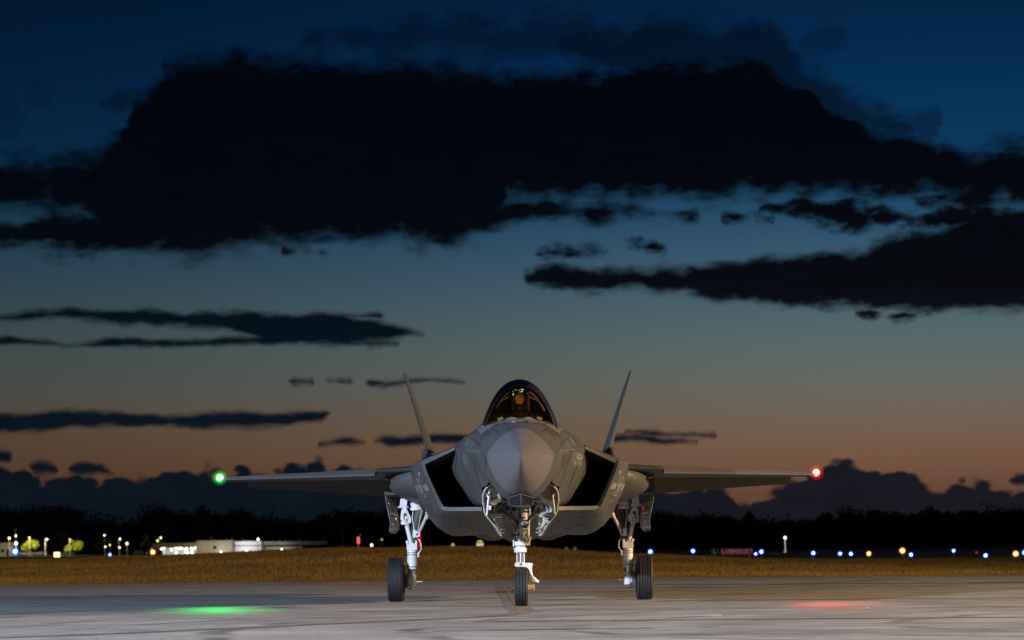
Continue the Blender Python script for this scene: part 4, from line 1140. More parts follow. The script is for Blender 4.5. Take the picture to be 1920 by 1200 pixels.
nb('brake_hose', lambda b: (b.tube(catmull([(-.03, S0 - .1, 1.60), (-.025, S0 - .13, 1.50), (.0, S0 - .14, 1.43), (.05, S0 - .12, 1.40), (.07, S0 - .08, 1.42)], 14), .010), b.tube(catmull([(-.09, S0 - .06, 1.05), (-.10, S0 - .08, 1.13), (-.08, S0 - .07, 1.24), (-.11, S0 - .05, 1.36)], 12), .009), b.tube(catmull([(.08, S0 - .10, .96), (.12, S0 - .12, 1.05), (.10, S0 - .12, 1.15), (.12, S0 - .08, 1.3)], 12), .007)), 'hose', 0, 60)
lampbox = nb('taxi_lamp', lambda b: (b.prism([(x, S0 - .22, z) for x, z in ((-.022, 1.375), (.145, 1.375), (.148, 1.28), (.125, 1.215), (.0, 1.215), (-.022, 1.28))], (0, .12, 0)),), 'gear_cream', .010)
b = MB(); b.lathe([(.010, .004), (.004, .03), (-.006, .062), (.006, .070)], (.063, S0 - .226, 1.298), 'y', 24); b.build('lamp_lens', 'lens_white', lampbox, smooth=60)
nb('drag_brace', lambda b: (b.cyl((-.02, S0 - .05, 1.30), (-.33, S0 - .75, 1.62), .025, .03), b.cyl((.10, S0 - .05, 1.33), (.28, S0 - .85, 1.60), .022, .026), b.cyl((-.14, S0 - .3, 1.42), (-.24, S0 - .42, 1.58), .035, .03)), 'bay_dark')
nb('bay_structure', lambda b: (b.box((.0, S0 - .2, 1.50), (.30, .05, .035)), b.cyl((.135, S0 - .16, 1.36), (.135, S0 - .16, 1.60), .026), b.cyl((-.115, S0 - .16, 1.38), (-.115, S0 - .16, 1.52), .016), b.box((-.20, S0 - .3, 1.46), (.03, .05, .22), Matrix.Rotation(0.5, 3, 'Y')), b.box((.05, S0 - .22, 1.55), (.16, .04, .03))), 'primer', .004)
nb('hydraulic_block', lambda b: [b.sphere((-.26 + .15 * (i % 4) / 3 + random.uniform(-.02, .02), S0 - .4 - .05 * (i % 3), 1.58 - .035 * i + random.uniform(-.01, .01)), .016 + .008 * random.random(), 8, 6) for i in range(9)], 'gear_cream')
nb('hydraulic_line', lambda b: [b.tube(catmull([(-.30 + .03 * i, S0 - .5, 1.62), (-.24 + .03 * i, S0 - .45, 1.48), (-.14 + .02 * i, S0 - .3, 1.36 - .02 * i), (-.08, S0 - .1, 1.22 - .02 * i)], 12), .008) for i in range(3)] + [b.tube(catmull([(.30 - .03 * i, S0 - .5, 1.62), (.24 - .02 * i, S0 - .45, 1.50), (.17, S0 - .2, 1.40 - .03 * i)], 10), .008) for i in range(2)], 'dark_metal', 0, 60)
nb('white_link', lambda b: (b.tube(catmull([(.15, S0 - .3, 1.385), (.19, S0 - .33, 1.40), (.225, S0 - .36, 1.43)], 6), .011), b.cyl((-.118, S0 - .2, 1.375), (-.118, S0 - .2, 1.43), .010)), 'gear_white')
# inside of the bay
b = MB()
b.box((0, 3.7, 2.06), (.98, 2.0, .02)); b.box((0, 4.72, 1.80), (1.0, .02, .5))
b.build('nose_gear_bay', 'bay_dark', JET)
for sx in (1, -1):
    b = MB(); b.box((.47, 3.7, 1.86), (.02, 1.98, .42)); b.side(sx).build('bay_wall', 'bay_dark', JET)

# ---------------- nose-gear doors with their inner framing
def door(sx):
    r = empty('nose_gear_door', (0, 0, 0)); r.parent = JET
    O = [(.395, 1.935), (.545, 1.845), (.592, 1.69), (.578, 1.585), (.56, 1.46), (.415, 1.275), (.308, 1.115)]
    I = [(.335, 1.87), (.285, 1.72), (.262, 1.645), (.325, 1.56), (.285, 1.42), (.305, 1.235), (.300, 1.118)]
    so = [2.62, 2.72, 2.86, 2.94, 3.0, 3.12, 3.22]; si = [3.2, 3.75, 3.9, 3.95, 3.95, 3.9, 3.55]
    Oc = catmull([(x, s, z) for (x, z), s in zip(O, so)], 19); Ic = catmull([(x, s, z) for (x, z), s in zip(I, si)], 19)
    rows = [[o.lerp(i, t) + Vector((.05 * math.sin(math.pi * t), 0, -.0)) for o, i in zip(Oc, Ic)] for t in (0, .2, .4, .6, .8, 1)]
    b = MB(); b.loft(rows)
    out = b.side(sx).build('door_skin', 'jet_grey', r, smooth=50)
    rin = [[p + Vector((-.022, -.030, .0)) for p in q] for q in rows[0:6]]
    b = MB(); b.loft(rin); b.side(sx).build('inner_skin', 'primer', r, smooth=50)
    # rolled rim
    b = MB(); b.tube([p + Vector((-.008, -.012, 0)) for p in Oc], .013, 8); b.side(sx).build('door_rim', 'primer', r, smooth=60)
    # ribs across
    for k, w in ((5, .020), (8, .014), (11, .024), (14, .016), (16, .012)):
        pts = [q[k] + Vector((-.04, -.055, 0)) for q in rin]
        b = MB()
        L = [p + Vector((0, 0, w)) for p in pts]; R = [p - Vector((0, 0, w)) for p in pts]; D = [p + Vector((-.01, -.03, 0)) for p in pts]
        b.loft([L, D, R]); b.side(sx).build('rib', 'primer', r, smooth=30)
    b = MB(); b.tube([rin[3][k] + Vector((-.03, -.05, 0)) for k in range(6, 17)], .013, 6); b.side(sx).build('stringer', 'primer', r, smooth=60)
    # recess plates (dark lightening holes)
    for k0, k1, a0, a1 in ((6, 7, 1, 3), (9, 10, 3, 4), (12, 13, 1, 2)):
        b = MB(); q = [rin[a0][k0], rin[a1][k0], rin[a1][k1], rin[a0][k1]]
        b.add([p + Vector((-.006, -.010, 0)) for p in q], [(0, 1, 2, 3)]); b.side(sx).build('lightening_hole', 'bay_dark', r, smooth=0)
    # hinge bracket; the right side's dimmer light is put into a cream colour
    m = 'gear_white' if sx < 0 else 'gear_cream'
    b = MB()
    b.cyl((.475, 2.78, 1.86), (.505, 2.78, 1.60), .016, n=8); b.cyl((.475, 2.80, 1.85), (.36, 2.88, 1.74), .015, n=8)
    b.cyl((.505, 2.80, 1.625), (.33, 2.88, 1.72), .018, n=8); b.cyl((.50, 2.78, 1.66), (.52, 2.80, 1.44), .017, n=8)
    b.box((.49, 2.80, 1.745), (.07, .05, .055), Matrix.Rotation(.2, 3, 'Y')); b.cyl((.36, 2.86, 1.765), (.32, 2.9, 1.70), .026, n=8)
    if sx < 0:
        b.box((.475, 2.9, 1.55), (.055, .05, .07)); b.cyl((.43, 3.0, 1.66), (.36, 2.9, 1.755), .012, n=8)
    b.side(sx).build('hinge_bracket', m, r, smooth=32, bevel=.004)
    b = MB(); b.prism([(.468, 2.83, 1.85), (.365, 2.86, 1.765), (.325, 2.88, 1.715), (.36, 2.87, 1.685), (.495, 2.84, 1.635), (.487, 2.84, 1.70), (.43, 2.85, 1.715), (.425, 2.85, 1.765), (.475, 2.84, 1.79)], (0, .02, 0)); b.side(sx).build('bracket_plate', m, r)
    b = MB(); b.prism([(.47, 2.95, 1.62), (.33, 3.05, 1.70), (.29, 3.1, 1.66), (.42, 3.0, 1.585)], (0, .03, .0)); b.side(sx).build('gusset', m, r)
    b = MB(); b.cyl((.45, 3.1, 1.40), (.30, 3.3, 1.425), .018, n=8); b.cyl((.41, 3.1, 1.37), (.33, 3.3, 1.24), .010, n=8); b.side(sx).build('latch_rod', 'gear_cream', r)
    b = MB(); b.tube([(.40, 3.15, 1.30), (.345, 3.2, 1.21), (.32, 3.25, 1.16)], .02, 6); b.side(sx).build('seal_strip', 'metal', r)
    # small triangular forward door left ajar above the bracket
    b = MB(); b.prism([(.40, 2.58, 1.93), (.47, 2.66, 1.90), (.36, 2.72, 1.76)], (0, .012, 0)); b.side(sx).build('forward_flap', 'bay_dark', r)
for sx in (1, -1): door(sx)

# ---------------- main gear
def main_gear(sx):
    r = gear_root('main_gear'); S = 8.8
    wheel(r, (2.175 * sx, S, .388), .388, .29, sx, 5)
    def pb(name, fn, m, bevel=0.0, smooth=32):
        b = MB(); fn(b); return b.side(sx).build(name, m, r, smooth=smooth, bevel=bevel)
    pb('axle', lambda b: (b.cyl((1.90, S, .388), (2.16, S, .388), .06, n=16), b.box((1.985, S, .40), (.06, .26, .20)), b.box((2.0, S - .08, .30), (.05, .12, .10))), 'dark_metal', .01)
    pb('lower_strut', lambda b: (b.lathe([(.27, .03), (.27, .070), (.29, .078), (.36, .075), (.47, .073), (.49, .065)], (1.895, S, 0), 'z', 24), b.box((1.95, S, .37), (.10, .12, .11))), 'gear_white', .006)
    pb('oleo_piston', lambda b: (b.cyl((1.895, S, .48), (1.895, S, .62), .052, n=20), b.box((1.895, S - .06, .55), (.022, .02, .14))), 'chrome')
    pb('piston_shroud', lambda b: (b.box((1.895, S + .01, .56), (.135, .05, .12)),), 'dark_metal')
    pb('shock_cylinder', lambda b: (b.lathe([(.575, .06), (.575, .086), (.61, .092), (.70, .092), (.76, .084), (.775, .09), (.80, .09), (.81, .084), (.845, .084), (.855, .09), (.885, .09), (.90, .082), (1.02, .082), (1.08, .06)], (1.893, S, 0), 'z', 26), b.sphere((1.94, S - .085, .70), .016, 8, 6)), 'gear_white')
    pb('cylinder_band', lambda b: (b.cyl((1.893, S, .815), (1.893, S, .828), .087, n=26), b.cyl((1.893, S, .862), (1.893, S, .872), .0925, n=26), b.cyl((1.893, S, .606), (1.893, S, .622), .094, n=26)), 'dark_metal')
    pb('clevis', lambda b: (b.prism([(1.80, S - .09, .91), (1.985, S - .09, .91), (1.985, S - .09, 1.06), (1.965, S - .09, 1.085), (1.95, S - .09, 1.02), (1.84, S - .09, 1.02), (1.825, S - .09, 1.085), (1.80, S - .09, 1.06)], (0, .10, 0)), b.cyl((1.79, S - .04, 1.05), (2.0, S - .04, 1.05), .022)), 'gear_white', .006)
    pb('side_brace', lambda b: (b.cyl((1.91, S - .05, 1.03), (1.99, S - .04, 1.40), .036, .040, n=14),), 'gear_white')
    pb('brace_yoke', lambda b: (b.prism([(x, S - .10, z) for x, z in ((1.90, 1.39), (1.93, 1.36), (2.06, 1.35), (2.09, 1.37), (2.085, 1.50), (2.07, 1.60), (2.03, 1.67), (1.985, 1.665), (1.955, 1.58), (1.905, 1.48))], (0, .08, 0)), b.box((2.03, S - .07, 1.75), (.12, .08, .20), Matrix.Rotation(-.1, 3, 'Y')), b.cyl((1.95, S - .06, 1.66), (2.12, S - .06, 1.66), .024), b.sphere((2.13, S - .08, 1.655), .022, 8, 6), b.cyl((1.94, S - .12, 1.37), (2.07, S - .12, 1.37), .02)), 'gear_white', .008)
    pb('yoke_window', lambda b: (b.prism([(x, S - .106, z) for x, z in ((1.965, 1.42), (2.03, 1.42), (2.035, 1.53), (2.015, 1.56), (1.98, 1.55))], (0, .004, 0)),), 'bay_dark')
    pb('yoke_pin', lambda b: (b.cyl((1.985, S - .13, 1.475), (1.985, S - .10, 1.475), .028), b.box((2.0, S - .115, 1.42), (.03, .03, .05)), b.cyl((2.06, S - .12, 1.70), (2.06, S - .10, 1.70), .02), b.cyl((1.99, S - .12, 1.61), (1.99, S - .10, 1.61), .014)), 'gear_white')
    pb('trunnion', lambda b: (b.tube([(1.87, S, 1.02), (1.83, S, 1.20), (1.80, S, 1.42), (1.74, S, 1.60), (1.72, S, 1.78)], .1, 14, rr=[.075, .085, .105, .125, .13]),), 'bay_dark', 0, 50)
    pb('trunnion_ring', lambda b: (b.lathe([(1.60, .09), (1.60, .115), (1.64, .12), (1.66, .10), (1.70, .115), (1.73, .115), (1.74, .09)], (1.80, S - .04, 0), 'z', 20), b.box((1.655, S - .05, 1.59), (.075, .06, .08)), b.box((1.63, S - .04, 1.68), (.05, .05, .12), Matrix.Rotation(.15, 3, 'Y'))), 'gear_white', .006)
    pb('actuator_eye', lambda b: (b.lathe([(-.02, .028), (-.02, .055), (.02, .055), (.02, .028)], (1.80, S - .12, 1.18), 'y', 20, True), b.box((1.84, S - .115, 1.19), (.06, .04, .13))), 'gear_white', .004)
    pb('retraction_actuator', lambda b: (b.cyl((1.80, S - .12, 1.18), (1.735, S - .11, 1.46), .022, .026), b.cyl((1.735, S - .11, 1.46), (1.70, S - .10, 1.60), .036)), 'dark_metal')
    pb('drag_stay', lambda b: (b.cyl((1.79, S - .07, 1.16), (1.57, S - .35, 1.60), .026, .030), b.cyl((1.63, S - .28, 1.46), (1.60, S - .32, 1.53), .040, .04)), 'primer')
    pb('hydraulic_line', lambda b: (b.tube(catmull([(1.79, S - .08, 1.10), (1.765, S - .09, 1.08), (1.735, S - .09, 1.02), (1.73, S - .09, .93), (1.765, S - .09, .86), (1.785, S - .09, .82)], 16), .008), b.tube(catmull([(1.87, S - .12, 1.15), (1.85, S - .12, 1.30), (1.88, S - .1, 1.45), (1.86, S - .1, 1.62)], 12), .008)), 'gear_white', 0, 60)
    pb('line_fitting', lambda b: (b.box((1.782, S - .09, .82), (.03, .03, .07)), b.cyl((1.76, S - .09, .86), (1.79, S - .09, .86), .014), b.cyl((1.72, S - .02, .352), (1.83, S - .02, .352), .009), b.cyl((1.985, S - .09, .645), (2.02, S - .09, .67), .014), b.sphere((2.03, S - .09, .675), .018, 8, 6)), 'gear_white')
    pb('brake_hose', lambda b: (b.tube(catmull([(1.93, S - .08, .30), (1.91, S - .1, .235), (1.945, S - .1, .22), (1.98, S - .08, .26), (2.0, S - .05, .33)], 12), .010), b.tube(catmull([(1.86, S - .1, 1.20), (1.81, S - .13, 1.30), (1.78, S - .12, 1.42)], 10), .010)), 'hose', 0, 60)
    # curved door hanging outboard of the leg
    O = catmull([(2.335, S - .35, 1.86), (2.315, S - .35, 1.72), (2.27, S - .35, 1.50), (2.245, S - .35, 1.36), (2.265, S - .33, 1.26), (2.245, S - .30, 1.215), (2.20, S - .25, 1.20)], 17)
    I = catmull([(2.22, S + .45, 1.80), (2.18, S + .45, 1.66), (2.155, S + .45, 1.50), (2.14, S + .45, 1.38), (2.145, S + .42, 1.28), (2.17, S + .35, 1.23), (2.19, S + .2, 1.205)], 17)
    d = empty('main_gear_door', (0, 0, 0)); d.parent = JET
    b = MB(); b.loft([[o.lerp(i, t) for o, i in zip(O, I)] for t in (0, .33, .66, 1)]); b.side(sx).build('door_skin', 'primer', d, smooth=50, solid=.018)
    b = MB(); b.tube([p + Vector((0, -.006, 0)) for p in O], .014, 6); b.side(sx).build('door_edge', 'lip_grey', d, smooth=60)
    for k in (3, 7, 11):
        b = MB(); b.cyl(O[k] + Vector((-.03, .02, 0)), I[k] + Vector((-.02, -.1, 0)), .014, n=6); b.side(sx).build('rib', 'primer', d)
    b = MB(); b.cyl((2.13, S - .1, 1.50), (2.23, S - .2, 1.56), .012, n=8); b.sphere((2.165, S - .22, 1.455), .022, 8, 6); b.cyl((2.15, S - .2, 1.27), (2.24, S - .3, 1.28), .010, n=8); b.side(sx).build('door_link', 'gear_white', d)
    if sx > 0:
        b = MB(); b.box((2.15, S - .36, 1.60), (.022, .02, .05)); b.side(sx).build('door_tag', 'tag_red', d, smooth=0)
        b = MB(); b.box((2.18, S - .36, 1.355), (.045, .02, .06)); b.side(sx).build('door_tag', 'tag_blue', d, smooth=0)
mat('tag_red', (0.5, 0.02, 0.02), 0.5); mat('tag_blue', (0.03, 0.10, 0.5), 0.5)
for sx in (1, -1): main_gear(sx)

# ================================================================== the pilot
def pilot():
    r = empty('person', (0.14, 40.3 + 4.78, 2.545)); tag(r, 'person in a dark helmet and flight suit sitting in the jet cockpit', 'person')
    # body: connected joints grown into one surface
    J = {'pel': ((0, .02, .06), .16), 'wai': ((0, .05, .24), .145), 'che': ((0, .07, .42), .16), 'nec': ((0, .06, .60), .062), 'hb': ((0, .05, .68), .06)}
    for s, q in ((1, 'r'), (-1, 'l')):
        J['sh' + q] = ((.19 * s, .06, .50), .075); J['el' + q] = ((.27 * s, -.10, .26), .050); J['wr' + q] = ((.25 * s, -.36, .24), .030); J['pa' + q] = ((.245 * s, -.43, .235), .034)
        for k in range(4):
            f = (.245 + (k - 1.5) * .02) * s
            J['f%d' % k + q] = ((f, -.49, .235), .0095); J['g%d' % k + q] = ((f, -.515 + .005 * abs(k - 1), .205), .0085); J['h%d' % k + q] = ((f, -.490, .185), .008)
        J['t0' + q] = ((.205 * s, -.44, .235), .011); J['t1' + q] = ((.195 * s, -.475, .215), .0095)
        J['hi' + q] = ((.10 * s, -.02, .05), .105); J['kn' + q] = ((.15 * s, -.44, .13), .070); J['an' + q] = ((.14 * s, -.78, -.06), .045); J['to' + q] = ((.14 * s, -.90, -.02), .04)
    E = [('pel', 'wai'), ('wai', 'che'), ('che', 'nec'), ('nec', 'hb')]
    for q in 'rl':
        E += [('che', 'sh' + q), ('sh' + q, 'el' + q), ('el' + q, 'wr' + q), ('wr' + q, 'pa' + q), ('pel', 'hi' + q), ('hi' + q, 'kn' + q), ('kn' + q, 'an' + q), ('an' + q, 'to' + q), ('pa' + q, 't0' + q), ('t0' + q, 't1' + q)]
        for k in range(4): E += [('pa' + q, 'f%d' % k + q), ('f%d' % k + q, 'g%d' % k + q), ('g%d' % k + q, 'h%d' % k + q)]
    names = list(J)
    me = bpy.data.meshes.new('body'); me.from_pydata([J[n][0] for n in names], [(names.index(a), names.index(b)) for a, b in E], [])
    o = bpy.data.objects.new('body', me); COL.objects.link(o); o.parent = r; me.materials.append(MAT['suit'])
    md = o.modifiers.new('skin', 'SKIN'); md.use_smooth_shade = True
    for i, n in enumerate(names):
        sv = me.skin_vertices[0].data[i]; sv.radius = (J[n][1], J[n][1]); sv.use_root = (n == 'pel')
    ss = o.modifiers.new('sub', 'SUBSURF'); ss.levels = 2; ss.render_levels = 2
    # head with brow, eye sockets, nose, mouth, chin
    b = MB(); b.sphere((0, .02, .80), 1, 36, 30, (.086, .098, .122))
    vs = []
    for (x, y, z) in b.v:
        u, w = x, z - .80
        if y < .02:
            def G(cx, cz, sx_, sz): return math.exp(-((u - cx) / sx_) ** 2 - ((w - cz) / sz) ** 2)
            y -= .026 * G(0, -.022, .011, .018) + .016 * G(0, .0, .009, .022)
            y += .014 * (G(.032, .012, .017, .011) + G(-.032, .012, .017, .011))
            y -= .008 * (G(.03, .036, .028, .010) + G(-.03, .036, .028, .010))
            y -= .006 * G(0, -.060, .022, .007); y += .006 * G(0, -.067, .02, .004); y -= .010 * G(0, -.100, .022, .014)
            y -= .006 * (G(.045, -.02, .018, .02) + G(-.045, -.02, .018, .02))
        if w < -.03: x *= 1 - .22 * min(1, (-.03 - w) / .09)
        vs.append((x, y, z))
    b.v = vs; head = b.build('head', 'skin', r, smooth=80)
    b = MB()
    for s in (1, -1): b.sphere((.031 * s, -.060, .811), .010, 10, 8)
    b.build('eyes', 'eye_white', head, smooth=60)
    b = MB()
    for s in (1, -1): b.sphere((.031 * s, -.067, .811), .0052, 8, 6); b.box((.033 * s, -.075, .838), (.032, .01, .007))
    b.build('brows_and_pupils', 'hose', head, smooth=60)
    b = MB(); b.box((0, -.079, .741), (.042, .008, .008)); b.build('mouth', 'lip_red', head, bevel=.003)
    # helmet: shell open at the face, raised visor, chin cup
    b = MB(); n, m = 36, 22; C = Vector((0, .045, .835))
    for j in range(m):
        for i in range(n):
            def pt(i, j):
                t = math.pi * .80 * j / m; p = 2 * math.pi * i / n
                return C + Vector((.128 * math.sin(t) * math.cos(p), .150 * math.sin(t) * math.sin(p), .145 * math.cos(t)))
            q = [pt(i, j), pt(i, j + 1), pt(i + 1, j + 1), pt(i + 1, j)]
            c = (q[0] + q[2]) / 2
            if c.y < -.01 and abs(c.x) < .09 and c.z < .868: continue
            b.add(q, [(0, 1, 2, 3)])
    hel = b.build('helmet', 'helmet', r, smooth=60, solid=.012)
    b = MB(); b.loft([[Vector((.134 * math.sin(a), .045 - .152 * math.cos(a), z)) for a in [-1.25 + i * .125 for i in range(21)]] for z in (.872, .90, .93)]); b.build('visor', 'visor_dark', hel, smooth=60, solid=.006)
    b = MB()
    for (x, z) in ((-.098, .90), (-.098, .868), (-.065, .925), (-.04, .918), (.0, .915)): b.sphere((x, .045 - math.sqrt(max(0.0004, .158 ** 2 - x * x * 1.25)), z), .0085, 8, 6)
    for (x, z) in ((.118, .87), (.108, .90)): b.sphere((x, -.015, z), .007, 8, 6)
    b.build('reflection_dots', 'dot_green', hel)  # emissive studs in place of display reflections on the helmet
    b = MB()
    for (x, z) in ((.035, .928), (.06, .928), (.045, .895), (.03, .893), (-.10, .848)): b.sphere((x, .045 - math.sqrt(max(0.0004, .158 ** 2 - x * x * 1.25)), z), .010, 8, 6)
    b.build('reflection_dots', 'dot_yellow', hel)
    b = MB(); b.sphere((0, -.035, .665), 1, 14, 10, (.05, .04, .035)); b.build('mask', 'seat_black', r, smooth=60)
    b = MB(); b.box((.0, -.085, .625), (.025, .01, .02)); b.build('mask_clip', 'amber_frame', r)
    b = MB()
    for s in (1, -1): b.tube(catmull([(.13 * s, .06, .585), (.12 * s, -.06, .55), (.10 * s, -.10, .40), (.09 * s, -.10, .25)], 10), .02, 6)
    b.build('harness', 'seat_black', r, smooth=60)
mat('eye_white', (0.7, 0.68, 0.62), 0.3); mat('lip_red', (0.32, 0.13, 0.09), 0.5); mat('visor_dark', (0.01, 0.011, 0.012), 0.06, 0, 0.9)
pilot()
# ================================================================== far side of the field
mat('leaf_dark', (0.035, 0.045, 0.018), 0.85, 0, 0.2, noise=(0.15, 0.35))
mat('leaf_lit', (0.27, 0.34, 0.028), 0.8, 0, 0.2, noise=(0.4, 0.3))  # brighter copy of the leaf colour, with lamplight put into it
mat('bark', (0.05, 0.04, 0.03), 0.9, noise=(2, 0.3))
mat('wall_tan', (0.42, 0.37, 0.29), 0.8, noise=(0.4, 0.12))
mat('wall_white', (0.66, 0.68, 0.70), 0.7, noise=(0.3, 0.06))
mat('wall_grey', (0.30, 0.28, 0.26), 0.8, noise=(0.3, 0.1))
mat('brown_pillar', (0.20, 0.11, 0.05), 0.8, noise=(0.6, 0.2))
mat('roof_dark', (0.03, 0.03, 0.032), 0.8)
mat('window_dark', (0.012, 0.014, 0.016), 0.15)
mat('post_grey', (0.30, 0.29, 0.28), 0.5, 0.3)
mat('sign_red', (0.32, 0.012, 0.014), 0.5, emit=(0.5, 0.01, 0.012), es=0.035)
mat('sign_black', (0.012, 0.012, 0.012), 0.6)
mat('sign_text', (0.62, 0.56, 0.50), 0.6, emit=(0.8, 0.6, 0.5), es=0.05)
mat('sign_yellow', (0.5, 0.36, 0.05), 0.6, emit=(0.7, 0.45, 0.06), es=0.05)
mat('car_dark', (0.03, 0.035, 0.045), 0.3, 0.2)
mat('car_silver', (0.32, 0.33, 0.34), 0.3, 0.4)

def leafcloud(rg, blobs, n, size, mb_v, mb_f, base=0):
    """leaf-sized quads spread through blobs (centre, radii)"""
    vol = np.array([b[1][0] * b[1][1] * b[1][2] for b in blobs]); pr = vol / vol.sum()
    ch = rg.choice(len(blobs), n, p=pr)
    C = np.array([b[0] for b in blobs])[ch]; R = np.array([b[1] for b in blobs])[ch]
    d = rg.normal(size=(n, 3)); d /= np.linalg.norm(d, axis=1, keepdims=True)
    r = rg.random(n) ** 0.5 * .97
    P = C + d * R * r[:, None]
    a = rg.normal(size=(n, 3)); a /= np.linalg.norm(a, axis=1, keepdims=True)
    c = np.cross(a, rg.normal(size=(n, 3))); c /= np.linalg.norm(c, axis=1, keepdims=True)
    s = size * (0.5 + rg.random(n))[:, None]
    return np.stack([P - a * s, P + c * s * .6, P + a * s, P - c * s * .6], axis=1).astype(np.float32)
def quads_object(name, Q, m, parent=None):
    n = len(Q); me = bpy.data.meshes.new(name)
    me.vertices.add(n * 4); me.vertices.foreach_set('co', Q.reshape(-1)); me.loops.add(n * 4)
    me.loops.foreach_set('vertex_index', np.arange(n * 4, dtype=np.int32)); me.polygons.add(n)
    me.polygons.foreach_set('loop_start', np.arange(0, n * 4, 4, dtype=np.int32)); me.update(); me.validate()
    o = bpy.data.objects.new(name, me); COL.objects.link(o); me.materials.append(MAT[m]); o.parent = parent
    return o
def tree_blobs(rg, h, w, kind):
    B = []
    if kind == 'conifer':
        for i in range(9):
            t = i / 8; rr = w * (1 - t * .85) * (0.85 + .3 * rg.random())
            B.append(((rg.normal() * .15 * w, rg.normal() * .15 * w, h * (.22 + .74 * t)), (rr, rr, h * .075)))
    else:
        for i in range(11):
            a = rg.random() * 6.28; q = rg.random() ** .6 * w * .72; z = h * (.42 + .42 * rg.random())
            rr = w * (.30 + .22 * rg.random())
            B.append(((math.cos(a) * q, math.sin(a) * q, z), (rr, rr, rr * .75)))
        B.append(((0, 0, h * .84), (w * .4, w * .4, h * .15)))
    return B
def tree(px, top_py, d, w, kind, label, leaf='leaf_dark', n=900, size=.42, group='trees beyond the airfield', base_z=-.3):
    top = at(px, top_py, d); h = top.z - base_z
    r = empty('tree', (top.x, d, base_z)); tag(r, label, 'tree', group)
    rg = np.random.default_rng(int(px * 7 + d))
    b = MB(); b.tube([(0, 0, 0), (.1, 0, h * .3), (0, .1, h * .6), (0, 0, h * .85)], .2, 8, rr=[h * .022, h * .017, h * .012, h * .004])
    for i in range(5):
        a = rg.random() * 6.28; z = h * (.35 + .09 * i)
        b.tube([(0, 0, z), (math.cos(a) * w * .3, math.sin(a) * w * .3, z + h * .07), (math.cos(a) * w * .6, math.sin(a) * w * .6, z + h * .16)], .1, 6, rr=[h * .009, h * .006, h * .002])
    b.build_one('trunk', 'bark', r)
    quads_object('crown', leafcloud(rg, tree_blobs(rg, h, w, kind), n, size, None, None), leaf, r)
    return r

# the continuous dark wood along the horizon
def wood():
    prof = [(-60,952),(0,952),(25,949),(60,947),(100,946),(130,948),(150,956),(165,966),(175,969),(190,967),(205,973),(240,979),(255,974),(275,960),(290,952),(310,950),(340,954),(360,956),(375,953),(400,954),(430,956),(450,953),(470,955),(482,958),(492,974),(500,977),(512,972),(530,972),(545,977),(560,979),(580,974),(610,964),(635,960),(655,966),(665,974),(680,964),(700,954),(730,954),(800,956),(900,960),(1000,962),(1100,960),(1215,957),(1240,960),(1270,964),(1310,966),(1325,968),(1345,973),(1355,968),(1380,971),(1395,972),(1428,977),(1440,974),(1460,964),(1480,964),(1500,970),(1515,975),(1530,967),(1545,962),(1580,964),(1600,961),(1640,959),(1690,960),(1720,956),(1740,956),(1760,956),(1780,956),(1810,956),(1830,954),(1860,952),(1900,954),(1980,955)]
    xs_ = [p[0] for p in prof]; ys_ = [p[1] for p in prof]
    rg = np.random.default_rng(5); Q = []
    for row, (d, low) in enumerate(((960, 0), (1010, 5), (1070, 2))):
        px = -70.0
        while px < 1990:
            tp = interp(px, xs_, ys_) + low + rg.normal() * 3.6 - (5 if rg.random() < .15 else 0)
            top = at(px, tp, d); h = top.z + .3; w = h * (.42 + .40 * rg.random())
            B = [((x + top.x, y + d, z - .3), r) for (x, y, z), r in tree_blobs(rg, h, w, 'conifer' if rg.random() < .06 else 'broad')]
            B.append(((top.x, d, h * .25), (w * 1.2, w, h * .32)))
            Q.append(leafcloud(rg, B, 1700, .46, None, None))
            px += w * 5.4 * (.55 + .5 * rg.random())
    o = quads_object('wood', np.concatenate(Q), 'leaf_dark')
    o['kind'] = 'stuff'; o['label'] = 'dark wood along the horizon beyond the airfield'; o['category'] = 'wood'
wood()
tree(110, 943, 940, 4.2, 'broad', 'tall rounded dark tree on the skyline above the lit car park')
tree(306, 947, 940, 4.4, 'broad', 'broad dark tree above the end of the lit building roof')
tree(378, 949, 940, 3.2, 'broad', 'dark tree with a notched top behind the tan block of the building')
tree(452, 949, 940, 3.8, 'broad', 'wide dark tree under the green wing lamp, behind the building')
tree(508, 957, 945, 2.6, 'conifer', 'pointed dark tree standing alone in a dip of the wood')
tree(636, 956, 940, 4.4, 'broad', 'rounded dark tree between the building and the jet wing')
tree(1404, 955, 940, 3.4, 'broad', 'dark tree with a domed top above the red airfield sign')
tree(1318, 956, 945, 2.4, 'conifer', 'narrow dark tree poking up between wing and red sign')
tree(1742, 946, 940, 5.0, 'broad', 'highest dark tree crown of the wood under the right cloud bank')
tree(1552, 960, 940, 3.6, 'broad', 'dark rounded tree just below the red wing lamp')
LT = 'lamp-lit trees by the car park'
tree(57, 1011, 826, 3.1, 'broad', 'small yellow green lit tree nearest the yellow mast lamp', 'leaf_lit', 1600, .20, LT)
tree(139, 1012, 826, 2.9, 'broad', 'small yellow green lit tree right of the amber light panel', 'leaf_lit', 1600, .20, LT)
tree(115, 988, 885, 4.4, 'broad', 'tall dim green tree behind the two lit trees', 'leaf_dark', 1400, .34, LT)
tree(276, 1000, 850, 2.4, 'broad', 'dim dark green tree at the open end of the lit building', 'leaf_dark', 900, .35, LT)
tree(195, 1002, 870, 3.6, 'broad', 'dim bushy tree among the small round street lamps', 'leaf_dark', 1000, .35, LT)

